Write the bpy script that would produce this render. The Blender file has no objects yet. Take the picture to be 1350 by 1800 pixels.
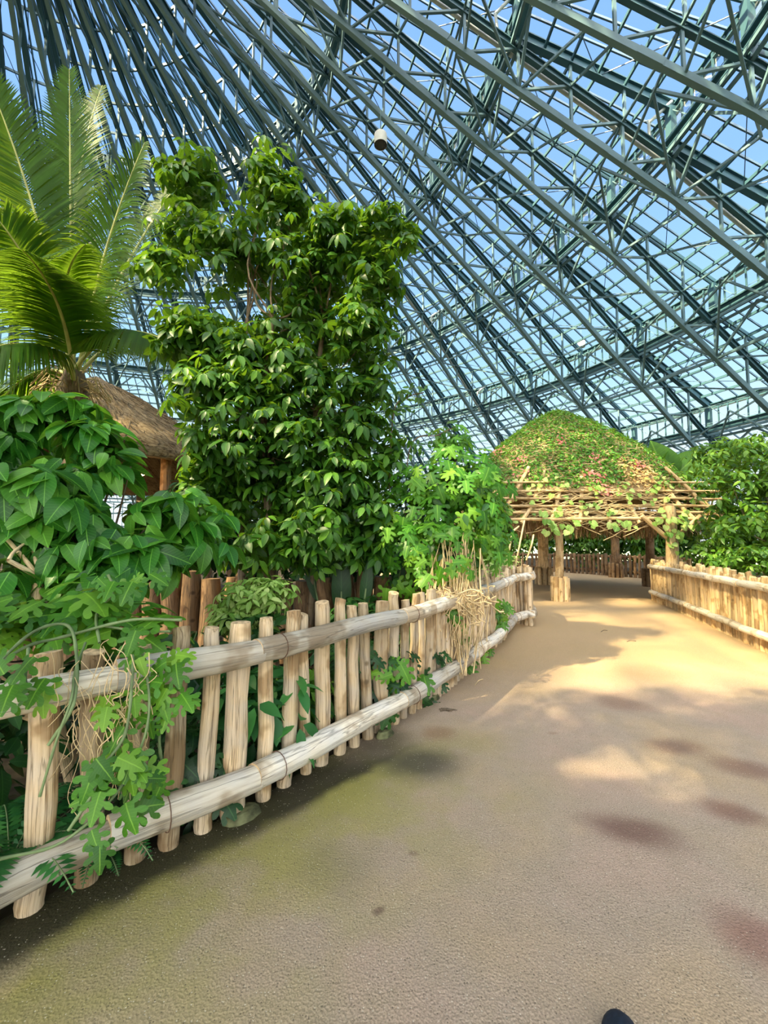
import bpy, math, random
import numpy as np
from mathutils import Vector, Matrix, noise
random.seed(7); RNG = np.random.default_rng(7)
SC = bpy.context.scene
COL = SC.collection
PI = math.pi

# ------------------------------------------------------------------ camera
EYE = 1.5; FPX = 750.0; PITCH = math.atan(55 / FPX)
cam_d = bpy.data.cameras.new('camera'); cam = bpy.data.objects.new('camera', cam_d); COL.objects.link(cam)
cam_d.sensor_fit = 'AUTO'; cam_d.sensor_width = 36.0; cam_d.lens = 36.0 * FPX / 1800.0
cam_d.clip_start = 0.05; cam_d.clip_end = 1500
cam.location = (0, 0, EYE); cam.rotation_euler = (PI / 2 + PITCH, 0, 0)
SC.camera = cam

# ------------------------------------------------------------------ light
SUN = Vector((-0.62, -0.32, 0.78)).normalized()
sun_d = bpy.data.lights.new('sun', 'SUN'); sun_d.energy = 24.0; sun_d.color = (1.0, 0.82, 0.48); sun_d.angle = math.radians(1.6)
sun = bpy.data.objects.new('sun', sun_d); COL.objects.link(sun)
sun.rotation_euler = SUN.to_track_quat('Z', 'Y').to_euler()
W = bpy.data.worlds.new('sky'); SC.world = W; W.use_nodes = True
nt = W.node_tree; nt.nodes.clear()
def wn(t, **k):
    n = nt.nodes.new(t)
    for a, b in k.items(): setattr(n, a, b)
    return n
geo = wn('ShaderNodeTexCoord'); sep = wn('ShaderNodeSeparateXYZ'); nt.links.new(geo.outputs['Generated'], sep.inputs[0])
ramp = wn('ShaderNodeValToRGB'); nt.links.new(sep.outputs['Z'], ramp.inputs[0])
cr = ramp.color_ramp
cr.elements[0].position = 0.0; cr.elements[0].color = (0.93, 0.97, 1.0, 1)
cr.elements[1].position = 1.0; cr.elements[1].color = (0.20, 0.40, 0.86, 1)
for p_, c_ in ((0.16, (0.78, 0.92, 1.0, 1)), (0.34, (0.42, 0.72, 0.98, 1)), (0.6, (0.27, 0.50, 0.95, 1))):
    e = cr.elements.new(p_); e.color = c_
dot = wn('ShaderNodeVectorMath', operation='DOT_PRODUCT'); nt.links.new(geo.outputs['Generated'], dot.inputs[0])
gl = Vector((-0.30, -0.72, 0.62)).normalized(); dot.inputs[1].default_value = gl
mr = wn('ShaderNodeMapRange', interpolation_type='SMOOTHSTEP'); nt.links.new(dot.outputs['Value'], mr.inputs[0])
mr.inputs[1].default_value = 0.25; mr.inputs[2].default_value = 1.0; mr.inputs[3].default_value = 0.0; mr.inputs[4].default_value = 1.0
bg1 = wn('ShaderNodeBackground'); nt.links.new(ramp.outputs[0], bg1.inputs[0]); bg1.inputs[1].default_value = 1.0
bg2 = wn('ShaderNodeBackground'); bg2.inputs[0].default_value = (1.0, 0.95, 0.90, 1)  # glow added to the unseen sky behind the viewer, lifts the ambient light
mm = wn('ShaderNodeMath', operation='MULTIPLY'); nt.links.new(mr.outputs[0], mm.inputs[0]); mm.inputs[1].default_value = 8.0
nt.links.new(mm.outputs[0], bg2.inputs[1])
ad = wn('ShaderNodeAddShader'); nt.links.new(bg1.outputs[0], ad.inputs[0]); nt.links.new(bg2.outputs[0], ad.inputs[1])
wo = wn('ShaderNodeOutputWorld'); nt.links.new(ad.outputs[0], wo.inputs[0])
SC.view_settings.view_transform = 'Standard'; SC.view_settings.look = 'None'
SC.view_settings.gamma = 1; SC.view_settings.exposure = 0.38; SC.view_settings.use_curve_mapping = False
SC.cycles.max_bounces = 7; SC.cycles.diffuse_bounces = 3; SC.cycles.glossy_bounces = 3
SC.cycles.transmission_bounces = 4; SC.cycles.transparent_max_bounces = 14
SC.cycles.sample_clamp_indirect = 6.0; SC.cycles.caustics_reflective = False; SC.cycles.caustics_refractive = False

# ------------------------------------------------------------------ helpers
def ray(px, py):
    u = (px - 675) / FPX; v = (900 - py) / FPX
    c, s = math.cos(PITCH), math.sin(PITCH)
    return Vector((u, c - v * s, s + v * c))
def at(px, py, Y):                      # the point of that pixel's ray at distance Y ahead of the viewer
    d = ray(px, py); k = Y / d.y
    return Vector((d.x * k, Y, EYE + d.z * k))
def gnd(px, py, z=0.0):                 # where that pixel's ray meets height z
    d = ray(px, py); k = (z - EYE) / d.z
    return Vector((d.x * k, d.y * k, z))

class MB:
    """collects geometry and links it as ONE mesh object"""
    def __init__(s): s.v = []; s.f = []; s.m = []; s.uv = []; s.n = 0
    def add(s, V, F, mi=0, UV=None):
        V = np.asarray(V, float).reshape(-1, 3); F = np.asarray(F, int)
        s.v.append(V); s.f.append(F + s.n); s.m.append(np.full(len(F), mi)); s.n += len(V)
        s.uv.append(np.zeros((len(V), 2)) if UV is None else np.asarray(UV, float))
        return s
    def mesh(s, name, mats, smooth=True):
        me = bpy.data.meshes.new(name)
        V = np.concatenate(s.v); UV = np.concatenate(s.uv)
        tot = np.concatenate([np.full(len(f), f.shape[1]) for f in s.f]); L = np.concatenate([f.ravel() for f in s.f])
        me.vertices.add(len(V)); me.vertices.foreach_set('co', V.ravel())
        me.loops.add(len(L)); me.loops.foreach_set('vertex_index', L.astype(np.int32))
        st = np.concatenate([[0], np.cumsum(tot)[:-1]])
        me.polygons.add(len(tot)); me.polygons.foreach_set('loop_start', st.astype(np.int32)); me.polygons.foreach_set('loop_total', tot.astype(np.int32))
        me.polygons.foreach_set('material_index', np.concatenate(s.m).astype(np.int32))
        me.polygons.foreach_set('use_smooth', np.full(len(tot), bool(smooth)))
        for m in (mats if isinstance(mats, (list, tuple)) else [mats]): me.materials.append(m)
        lay = me.uv_layers.new(name='UVMap'); lay.data.foreach_set('uv', UV[L].ravel())
        me.update(calc_edges=True)
        return me
    def build(s, name, mats, parent=None, smooth=True, loc=None):
        me = s.mesh(name, mats, smooth)
        o = bpy.data.objects.new(name, me); COL.objects.link(o)
        if parent is not None: o.parent = parent
        if loc is not None: o.location = loc
        return o
def empty(name, loc=(0, 0, 0), rz=0.0, parent=None):
    o = bpy.data.objects.new(name, None); COL.objects.link(o); o.location = loc; o.rotation_euler = (0, 0, rz)
    o.empty_display_size = 0.2
    if parent is not None: o.parent = parent
    return o
def tag(o, label=None, cat=None, group=None, kind=None):
    if label: o['label'] = label
    if cat: o['category'] = cat
    if group: o['group'] = group
    if kind: o['kind'] = kind
    return o
def copy_part(o, parent, loc=None, rot=None, scale=None):
    c = o.copy(); COL.objects.link(c); c.parent = parent
    if loc is not None: c.location = loc
    if rot is not None: c.rotation_euler = rot
    if scale is not None: c.scale = scale
    return c

BOXF = np.array([[0, 1, 2, 3], [7, 6, 5, 4], [0, 4, 5, 1], [1, 5, 6, 2], [2, 6, 7, 3], [3, 7, 4, 0]])
def beam(mb, a, b, w, h, up=(0, 0, 1), mi=0):
    a = np.asarray(a, float); b = np.asarray(b, float); d = b - a; L = np.linalg.norm(d)
    if L < 1e-6: return
    d /= L; up = np.asarray(up, float); x = np.cross(d, up)
    if np.linalg.norm(x) < 1e-4: x = np.cross(d, (1, 0, 0))
    x /= np.linalg.norm(x); y = np.cross(x, d)
    o = [(-w / 2, -h / 2), (w / 2, -h / 2), (w / 2, h / 2), (-w / 2, h / 2)]
    V = [a + x * p + y * q for p, q in o] + [b + x * p + y * q for p, q in o]
    mb.add(V, BOXF, mi)
def ibeam(mb, a, b, w, h, t=0.03, mi=0, up=(0, 0, 1)):
    a = np.asarray(a, float); b = np.asarray(b, float); d = (b - a) / np.linalg.norm(b - a)
    x = np.cross(d, up); x /= np.linalg.norm(x); y = np.cross(x, d)
    beam(mb, a, b, t, h, up, mi)
    beam(mb, a + y * h / 2, b + y * h / 2, w, t, up, mi); beam(mb, a - y * h / 2, b - y * h / 2, w, t, up, mi)
def tube(mb, pts, rad, n=6, mi=0, cap=False, bump=0.0, uvs=1.0, capmi=None):
    P = np.asarray([tuple(p) for p in pts], float); k = len(P)
    R = np.full(k, rad, float) if np.isscalar(rad) else np.asarray(rad, float)
    T = np.gradient(P, axis=0); T /= np.linalg.norm(T, axis=1)[:, None] + 1e-9
    ref = np.array([0, 0, 1.0]) if abs(T[:, 2]).mean() < 0.8 else np.array([1.0, 0, 0])
    X = np.cross(T, ref); X /= np.linalg.norm(X, axis=1)[:, None] + 1e-9; Y = np.cross(X, T)
    a = np.linspace(0, 2 * PI, n, endpoint=False)
    V = P[:, None, :] + R[:, None, None] * (np.cos(a)[None, :, None] * X[:, None, :] + np.sin(a)[None, :, None] * Y[:, None, :])
    if bump:
        V = V.reshape(-1, 3)
        ctr = np.repeat(P, n, 0); off = V - ctr
        s = np.array([noise.noise(Vector(v * 5.0)) for v in V]) + 0.5 * np.array([noise.noise(Vector(v * 14.0)) for v in V])
        V = ctr + off * (1 + bump * s)[:, None]
    V = V.reshape(-1, 3)
    F = []
    for i in range(k - 1):
        for j in range(n):
            F.append([i * n + j, i * n + (j + 1) % n, (i + 1) * n + (j + 1) % n, (i + 1) * n + j])
    UV = np.stack([np.tile(a / (2 * PI), k), np.repeat(np.linspace(0, uvs, k), n)], 1)
    mb.add(V, np.array(F), mi, UV)
    if cap:
        cm = mi if capmi is None else capmi
        for e, o in ((0, -1), (k - 1, 1)):
            ring = V[e * n:(e + 1) * n]; c = P[e] + T[e] * o * R[e] * 0.12
            VV = np.vstack([ring, [c]])
            FF = [[(j + 1) % n, j, n] if o < 0 else [j, (j + 1) % n, n] for j in range(n)]
            mb.add(VV, np.array(FF), cm)
def spline(pts, n=8):
    """Catmull-Rom through points"""
    P = [np.asarray(tuple(p), float) for p in pts]; P = [2 * P[0] - P[1]] + P + [2 * P[-1] - P[-2]]
    out = []
    for i in range(1, len(P) - 2):
        for t in np.linspace(0, 1, n, endpoint=False):
            a, b, c, d = P[i - 1:i + 3]
            out.append(0.5 * ((2 * b) + (-a + c) * t + (2 * a - 5 * b + 4 * c - d) * t * t + (-a + 3 * b - 3 * c + d) * t ** 3))
    out.append(P[-2]); return np.array(out)
def unit(v): return v / (np.linalg.norm(v, axis=-1, keepdims=True) + 1e-9)

# ------------------------------------------------------------------ materials
class NT:
    def __init__(s, name):
        s.m = bpy.data.materials.new(name); s.m.use_nodes = True; s.t = s.m.node_tree; s.t.nodes.clear()
        s.out = s.n('ShaderNodeOutputMaterial')
    def n(s, t, ins=None, **k):
        n = s.t.nodes.new(t)
        for a, b in k.items(): setattr(n, a, b)
        for a, b in (ins or {}).items(): s.set(n, a, b)
        return n
    def set(s, n, a, b):
        i = n.inputs[a]
        if isinstance(b, bpy.types.NodeSocket): s.t.links.new(b, i)
        else: i.default_value = b
    def l(s, a, b): s.t.links.new(a, b)
    def mix(s, f, a, b, mode='MIX'):
        n = s.n('ShaderNodeMix', data_type='RGBA', blend_type=mode); s.set(n, 0, f)
        s.set(n, 6, a if isinstance(a, bpy.types.NodeSocket) else (*a, 1)); s.set(n, 7, b if isinstance(b, bpy.types.NodeSocket) else (*b, 1))
        return n.outputs[2]
    def math(s, op, a, b=0.0, c=0.0, clamp=False):
        n = s.n('ShaderNodeMath', operation=op, use_clamp=clamp); s.set(n, 0, a); s.set(n, 1, b)
        if op in ('MULTIPLY_ADD',): s.set(n, 2, c)
        return n.outputs[0]
    def ramp(s, f, stops):
        n = s.n('ShaderNodeValToRGB'); s.l(f, n.inputs[0]); e = n.color_ramp.elements
        e[0].position, e[0].color = stops[0][0], (*stops[0][1], 1); e[1].position, e[1].color = stops[-1][0], (*stops[-1][1], 1)
        for p, c in stops[1:-1]:
            q = e.new(p); q.color = (*c, 1)
        return n.outputs[0]
    def sm(s, f, a, b, lo=0.0, hi=1.0):
        n = s.n('ShaderNodeMapRange', interpolation_type='SMOOTHSTEP'); s.set(n, 0, f); s.set(n, 1, a); s.set(n, 2, b); s.set(n, 3, lo); s.set(n, 4, hi)
        return n.outputs[0]
    def bsdf(s, col, rough=0.6, spec=0.4, **k):
        b = s.n('ShaderNodeBsdfPrincipled'); s.set(b, 'Base Color', col if isinstance(col, bpy.types.NodeSocket) else (*col, 1))
        s.set(b, 'Roughness', rough); s.set(b, 'Specular IOR Level', spec)
        for a, v in k.items(): s.set(b, a.replace('_', ' '), v)
        return b
    def done(s, sh): s.l(sh, s.out.inputs[0]); return s.m
def lin(r, g, b):
    f = lambda c: ((c / 255 + 0.055) / 1.055) ** 2.4 if c > 10 else c / 255 / 12.92
    return (f(r), f(g), f(b))

def mat_leaf(name, dark, mid, light, transl=0.35, rough=0.42, vein=0.5, spec=0.35, tcol=None):
    t = NT(name)
    g = t.n('ShaderNodeNewGeometry')
    col = t.ramp(g.outputs['Random Per Island'], [(0.0, dark), (0.25, tuple(c * .75 for c in mid)), (0.6, mid), (1.0, light)])
    tc = t.n('ShaderNodeTexCoord')
    uv = t.n('ShaderNodeSeparateXYZ'); t.l(tc.outputs['UV'], uv.inputs[0])
    d = t.math('ABSOLUTE', uv.outputs[0])
    rib = t.sm(d, 0.006, 0.030, 1.0, 0.0)
    wv = t.math('SINE', t.math('MULTIPLY', t.math('SUBTRACT', uv.outputs[1], t.math('MULTIPLY', d, 0.45)), 60.0))
    vn = t.sm(wv, 0.75, 1.0, 0.0, 0.22)
    f = t.math('MULTIPLY', t.math('MAXIMUM', rib, vn), vein)
    ns = t.n('ShaderNodeTexNoise', {'Scale': 5.0, 'Detail': 2.0}); t.l(tc.outputs['Object'], ns.inputs['Vector'])
    col = t.mix(t.sm(ns.outputs[0], 0.35, 0.7, 0.0, 0.45), col, dark)
    col2 = t.mix(f, col, tuple(min(1, c * 1.5 + 0.02) for c in light))
    b = t.bsdf(col2, rough, spec)
    tr = t.n('ShaderNodeBsdfTranslucent')
    tcv = tcol or tuple(min(1, c * 1.8) for c in light)
    t.set(tr, 0, t.mix(0.5, col2, tcv))
    mx = t.n('ShaderNodeMixShader'); t.set(mx, 0, transl); t.l(b.outputs[0], mx.inputs[1]); t.l(tr.outputs[0], mx.inputs[2])
    return t.done(mx.outputs[0])
LEAF_TREE = mat_leaf('schefflera_leaf', (0.008, 0.045, 0.007), (0.032, 0.125, 0.012), (0.110, 0.270, 0.018), 0.33, 0.40, tcol=(0.36, 0.62, 0.02))
LEAF_BIG = mat_leaf('broad_leaf', (0.010, 0.080, 0.010), (0.038, 0.210, 0.018), (0.16, 0.42, 0.040), 0.33, 0.36, 0.8, 0.45, tcol=(0.30, 0.62, 0.03))
LEAF_VINE = mat_leaf('vine_leaf', (0.015, 0.090, 0.010), (0.062, 0.240, 0.016), (0.220, 0.430, 0.035), 0.35, 0.42, 0.5, tcol=(0.45, 0.75, 0.04))
LEAF_PALM = mat_leaf('palm_leaflet', (0.008, 0.045, 0.004), (0.022, 0.095, 0.007), (0.065, 0.180, 0.012), 0.5, 0.5, 0.0, 0.25, tcol=(0.42, 0.62, 0.03))
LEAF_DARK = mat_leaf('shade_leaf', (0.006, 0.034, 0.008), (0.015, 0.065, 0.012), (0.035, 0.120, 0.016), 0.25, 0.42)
LEAF_RIGHT = mat_leaf('grove_leaf', (0.014, 0.065, 0.007), (0.055, 0.170, 0.014), (0.180, 0.340, 0.030), 0.33, 0.40, tcol=(0.42, 0.62, 0.04))
LEAF_BRIGHT = mat_leaf('bright_leaf', (0.090, 0.250, 0.030), (0.320, 0.520, 0.110), (0.600, 0.740, 0.260), 0.35, 0.42, tcol=(0.5, 0.75, 0.08))  # raised so the shaded shrub looks sunlit; ground cover and heart leaves share it
LEAF_FERN = mat_leaf('fern_leaf', (0.016, 0.100, 0.030), (0.035, 0.180, 0.040), (0.080, 0.300, 0.060), 0.3, 0.5, 0.0)
LEAF_ROOF = mat_leaf('roof_creeper_leaf', (0.018, 0.100, 0.010), (0.065, 0.220, 0.018), (0.200, 0.390, 0.045), 0.3, 0.5, 0.0, tcol=(0.4, 0.6, 0.04))
LEAF_DRY = mat_leaf('dry_leaf', (0.200, 0.120, 0.050), (0.360, 0.240, 0.100), (0.520, 0.400, 0.170), 0.2, 0.7, 0.0)
PETAL = mat_leaf('pink_petal', (0.55, 0.10, 0.10), (0.70, 0.22, 0.22), (0.80, 0.40, 0.35), 0.3, 0.6, 0.0)

def mat_wood(name, light, mid, dark, gray=0.3, scale=1.0, bumpk=0.5, knots=True, crack=0.55):
    t = NT(name)
    tc = t.n('ShaderNodeTexCoord'); oi = t.n('ShaderNodeObjectInfo')
    off = t.n('ShaderNodeVectorMath', operation='MULTIPLY_ADD'); t.l(tc.outputs['Object'], off.inputs[0]); off.inputs[1].default_value = (1, 1, 1)
    cmb = t.n('ShaderNodeCombineXYZ'); r10 = t.math('MULTIPLY', oi.outputs['Random'], 37.0)
    for i in range(3): t.l(r10, cmb.inputs[i])
    t.l(cmb.outputs[0], off.inputs[2])
    # fibres follow the UV: x round the log, y along it
    uvm = t.n('ShaderNodeMapping'); t.l(tc.outputs['UV'], uvm.inputs[0]); uvm.inputs['Scale'].default_value = (26.0 * scale, 3.0 * scale, 1.0)
    uva = t.n('ShaderNodeVectorMath', operation='ADD'); t.l(uvm.outputs[0], uva.inputs[0]); t.l(cmb.outputs[0], uva.inputs[1])
    fib = t.n('ShaderNodeTexNoise', {'Scale': 1.0, 'Detail': 6.0, 'Roughness': 0.65}); t.l(uva.outputs[0], fib.inputs['Vector'])
    big = t.n('ShaderNodeTexNoise', {'Scale': 4.5 * scale, 'Detail': 3.0}); t.l(off.outputs[0], big.inputs['Vector'])
    col = t.ramp(fib.outputs[0], [(0.30, dark), (0.42, mid), (0.56, light)])
    col = t.mix(t.sm(big.outputs[0], 0.53, 0.64, 0.0, 0.75), col, tuple(c * k_ for c, k_ in zip(mid, (.58, .50, .42))))
    g = sum(light) / 3
    col = t.mix(t.math('MULTIPLY', t.sm(big.outputs[0], 0.6, 0.3), gray), col, (g * 0.95, g * 0.93, g * 0.88))
    # cracks along the grain
    cm = t.n('ShaderNodeMapping'); t.l(tc.outputs['UV'], cm.inputs[0]); cm.inputs['Scale'].default_value = (9.0 * scale, 1.4 * scale, 1.0)
    ca = t.n('ShaderNodeVectorMath', operation='ADD'); t.l(cm.outputs[0], ca.inputs[0]); t.l(cmb.outputs[0], ca.inputs[1])
    cn = t.n('ShaderNodeTexNoise', {'Scale': 1.0, 'Detail': 4.0, 'Distortion': 0.4}); t.l(ca.outputs[0], cn.inputs['Vector'])
    cf = t.sm(t.math('ABSOLUTE', t.math('SUBTRACT', cn.outputs[0], 0.5)), 0.0, 0.022, 1.0, 0.0)
    col = t.mix(t.math('MULTIPLY', cf, crack), col, tuple(c * 0.22 for c in mid))
    if knots:
        vo = t.n('ShaderNodeTexVoronoi', {'Scale': 5.5 * scale}); t.l(off.outputs[0], vo.inputs['Vector'])
        kf = t.sm(vo.outputs[0], 0.05, 0.16, 1.0, 0.0)
        col = t.mix(t.math('MULTIPLY', kf, 0.9), col, tuple(c * 0.4 for c in mid))
    hue = t.n('ShaderNodeHueSaturation'); t.l(col, hue.inputs['Color'])
    t.set(hue, 'Value', t.math('MULTIPLY_ADD', oi.outputs['Random'], 0.55, 0.62))
    b = t.bsdf(hue.outputs[0], 0.75, 0.25)
    bp = t.n('ShaderNodeBump', {'Strength': bumpk, 'Distance': 0.01}); t.l(t.math('SUBTRACT', fib.outputs[0], cf), bp.inputs['Height']); t.l(bp.outputs[0], b.inputs['Normal'])
    return t.done(b.outputs[0])
WOOD_POST = mat_wood('post_wood', (0.74, 0.57, 0.35), (0.56, 0.40, 0.22), (0.21, 0.125, 0.06), 0.4)
WOOD_RAIL = mat_wood('rail_wood', (0.76, 0.69, 0.55), (0.60, 0.52, 0.39), (0.24, 0.18, 0.12), 0.7, 0.8)
WOOD_DARK = mat_wood('dark_wood', (0.30, 0.18, 0.085), (0.19, 0.11, 0.052), (0.07, 0.04, 0.02), 0.2)  # darker brown wood for the back fence, rear posts and under-roof timbers
WOOD_HUT = mat_wood('hut_wood', (0.72, 0.52, 0.27), (0.56, 0.38, 0.18), (0.25, 0.14, 0.06), 0.15)
BARK = mat_wood('bark', (0.34, 0.25, 0.15), (0.20, 0.14, 0.085), (0.07, 0.05, 0.03), 0.3)
LOGWOOD = mat_wood('old_log_wood', (0.26, 0.155, 0.075), (0.16, 0.092, 0.045), (0.05, 0.03, 0.016), 0.1, 0.7)
BARK_SUNLIT = mat_wood('sunlit_bark', (0.80, 0.62, 0.36), (0.62, 0.45, 0.25), (0.36, 0.24, 0.12), 0.1, 1.0, 0.3)  # bark lightened: sunlight on the forked stem is put into the colour
def mat_plain(name, col, rough=0.6, spec=0.4, var=0.25, scale=8.0, metallic=0.0, bump=0.0):
    t = NT(name); tc = t.n('ShaderNodeTexCoord')
    ns = t.n('ShaderNodeTexNoise', {'Scale': scale, 'Detail': 4.0}); t.l(tc.outputs['Object'], ns.inputs['Vector'])
    c = t.mix(t.sm(ns.outputs[0], 0.35, 0.7), tuple(min(1, x * (1 + var)) for x in col), tuple(x * (1 - var) for x in col))
    b = t.bsdf(c, rough, spec, Metallic=metallic)
    if bump:
        bp = t.n('ShaderNodeBump', {'Strength': bump, 'Distance': 0.02}); t.l(ns.outputs[0], bp.inputs['Height']); t.l(bp.outputs[0], b.inputs['Normal'])
    return t.done(b.outputs[0])
CUT = mat_plain('cut_end', (0.52, 0.38, 0.22), 0.85, 0.2, 0.35, 40)
STEM = mat_plain('green_stem', (0.15, 0.21, 0.09), 0.6, 0.3)
STEM_TAN = mat_plain('tan_stem', (0.58, 0.44, 0.24), 0.8, 0.2, 0.35, 5)
ROOT_BROWN = mat_plain('aerial_root', (0.30, 0.20, 0.11), 0.85, 0.15, 0.4, 5)
SOIL = mat_plain('soil', (0.045, 0.035, 0.022), 0.95, 0.1, 0.5, 6, bump=0.8)
THATCH = mat_wood('thatch', (0.50, 0.36, 0.19), (0.32, 0.22, 0.11), (0.12, 0.08, 0.04), 0.1, 3.0, 1.0, False)
STEEL = mat_plain('lit_steel', (0.10, 0.175, 0.205), 0.55, 0.25, 0.08, 0.6)  # steel in its lit tone, the light put into the colour
STEEL_DK = mat_plain('shaded_steel', (0.035, 0.090, 0.115), 0.55, 0.25, 0.08, 0.6)  # the same steel in its shaded tone, darkness put into the colour
MULLION = mat_plain('glazing_bar', (0.060, 0.115, 0.165), 0.4, 0.5, 0.08, 0.6)
PIPE = mat_plain('pale_pipe', (0.36, 0.40, 0.38), 0.4, 0.5, 0.05)
WHITE = mat_plain('white_enamel', (0.78, 0.76, 0.70), 0.4, 0.5, 0.03)
BLACK = mat_plain('black_plastic', (0.012, 0.013, 0.015), 0.4, 0.5, 0.1)
NAVY = mat_plain('navy_fabric', (0.010, 0.018, 0.035), 0.7, 0.3, 0.2, 60)
WIRE = mat_plain('rusty_wire', (0.12, 0.06, 0.035), 0.6, 0.4)
MOSSY = mat_plain('mossy_concrete', (0.10, 0.105, 0.05), 0.9, 0.2, 0.6, 14, bump=0.4)
def mat_glass():
    t = NT('roof_glass'); tr = t.n('ShaderNodeBsdfTransparent'); t.set(tr, 0, (0.965, 0.985, 0.985, 1))
    gl_ = t.n('ShaderNodeBsdfGlossy'); t.set(gl_, 'Roughness', 0.08)
    fr = t.n('ShaderNodeFresnel', {'IOR': 1.3})
    mx = t.n('ShaderNodeMixShader'); t.l(t.math('MULTIPLY', fr.outputs[0], 0.3), mx.inputs[0]); t.l(tr.outputs[0], mx.inputs[1]); t.l(gl_.outputs[0], mx.inputs[2])
    return t.done(mx.outputs[0])
GLASS = mat_glass()
def mat_bulb():
    t = NT('glowing_bulb'); e = t.n('ShaderNodeEmission'); t.set(e, 0, (1.0, 0.62, 0.22, 1)); t.set(e, 1, 40.0)
    return t.done(e.outputs[0])
BULB = mat_bulb()
def mat_floor():
    t = NT('path_concrete'); tc = t.n('ShaderNodeTexCoord'); P = tc.outputs['Object']
    xyz = t.n('ShaderNodeSeparateXYZ'); t.l(P, xyz.inputs[0]); X, Y = xyz.outputs[0], xyz.outputs[1]
    big = t.n('ShaderNodeTexNoise', {'Scale': 1.1, 'Detail': 4.0}); t.l(P, big.inputs['Vector'])
    med = t.n('ShaderNodeTexNoise', {'Scale': 7.0, 'Detail': 6.0, 'Roughness': 0.7}); t.l(P, med.inputs['Vector'])
    fine = t.n('ShaderNodeTexNoise', {'Scale': 150.0, 'Detail': 3.0}); t.l(P, fine.inputs['Vector'])
    col = t.ramp(big.outputs[0], [(0.3, lin(184, 160, 128)), (0.5, lin(174, 155, 136)), (0.7, lin(186, 158, 140))])
    col = t.mix(t.sm(med.outputs[0], 0.35, 0.7, 0.0, 0.30), col, lin(150, 136, 112))
    # yellower tan further along the path
    col = t.mix(t.sm(Y, 3.6, 6.0, 0.0, 0.75), col, lin(190, 160, 112))
    fc = t.sm(fine.outputs[0], 0.35, 0.65)
    col = t.mix(t.math('MULTIPLY', fc, 0.46), col, lin(105, 90, 75))
    v1 = t.n('ShaderNodeTexVoronoi', {'Scale': 105.0}); t.l(P, v1.inputs['Vector'])
    vr = t.n('ShaderNodeSeparateColor'); t.l(v1.outputs['Color'], vr.inputs[0])
    dk = t.math('MULTIPLY', t.sm(v1.outputs[0], 0.22, 0.34, 1.0, 0.0), t.sm(vr.outputs[0], 0.80, 0.84))
    lt = t.math('MULTIPLY', t.sm(v1.outputs[0], 0.18, 0.30, 1.0, 0.0), t.sm(vr.outputs[1], 0.86, 0.90))
    # moss beside the fence
    s = t.math('ADD', t.math('SUBTRACT', X, Y), 3.22)
    mf = t.math('MULTIPLY', t.sm(t.math('ADD', s, t.math('MULTIPLY', t.math('SUBTRACT', big.outputs[0], 0.5), 1.1)), 1.05, 0.15), t.sm(Y, 3.9, 2.6))
    mn = t.n('ShaderNodeTexNoise', {'Scale': 2.6, 'Detail': 4.0}); t.l(P, mn.inputs['Vector'])
    mf = t.math('MULTIPLY', mf, t.sm(mn.outputs[0], 0.30, 0.58, 0.25, 1.0))
    col = t.mix(t.math('MULTIPLY', mf, 0.92), col, lin(118, 118, 38))
    wide = t.math('MULTIPLY', t.sm(s, 2.1, 0.5), t.sm(mn.outputs[0], 0.38, 0.60, 0.15, 0.72))
    col = t.mix(t.math('MULTIPLY', wide, t.sm(Y, 3.4, 2.4)), col, lin(148, 140, 84))
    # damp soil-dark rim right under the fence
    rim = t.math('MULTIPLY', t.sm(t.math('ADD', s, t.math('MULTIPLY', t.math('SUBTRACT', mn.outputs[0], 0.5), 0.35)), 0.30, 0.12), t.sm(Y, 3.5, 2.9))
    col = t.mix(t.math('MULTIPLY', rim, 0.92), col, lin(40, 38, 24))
    wn_ = t.n('ShaderNodeTexNoise', {'Scale': 3.0, 'Detail': 4.0}); t.l(P, wn_.inputs['Vector'])
    wv_ = t.n('ShaderNodeVectorMath', operation='MULTIPLY_ADD'); t.l(wn_.outputs['Color'], wv_.inputs[0]); wv_.inputs[1].default_value = (0.16, 0.16, 0); wv_.inputs[2].default_value = (-0.08, -0.08, 0)
    wp = t.n('ShaderNodeVectorMath', operation='ADD'); t.l(P, wp.inputs[0]); t.l(wv_.outputs[0], wp.inputs[1])
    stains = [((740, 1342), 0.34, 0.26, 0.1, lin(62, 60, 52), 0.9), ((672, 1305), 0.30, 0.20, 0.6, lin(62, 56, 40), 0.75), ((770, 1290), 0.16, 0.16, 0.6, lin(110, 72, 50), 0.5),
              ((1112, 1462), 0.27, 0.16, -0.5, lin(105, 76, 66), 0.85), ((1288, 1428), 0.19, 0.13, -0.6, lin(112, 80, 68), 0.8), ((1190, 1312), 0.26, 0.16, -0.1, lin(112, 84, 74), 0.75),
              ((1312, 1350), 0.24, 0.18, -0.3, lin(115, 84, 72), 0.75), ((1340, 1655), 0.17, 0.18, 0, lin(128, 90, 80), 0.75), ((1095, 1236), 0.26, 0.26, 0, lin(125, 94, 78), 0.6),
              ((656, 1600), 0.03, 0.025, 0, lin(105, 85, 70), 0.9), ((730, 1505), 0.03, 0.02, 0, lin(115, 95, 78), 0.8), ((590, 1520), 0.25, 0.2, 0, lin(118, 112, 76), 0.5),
              ((1150, 1180), 0.5, 0.4, 0, lin(140, 112, 86), 0.45), ((975, 1290), 0.05, 0.03, 0, lin(130, 100, 80), 0.5)]
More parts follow.
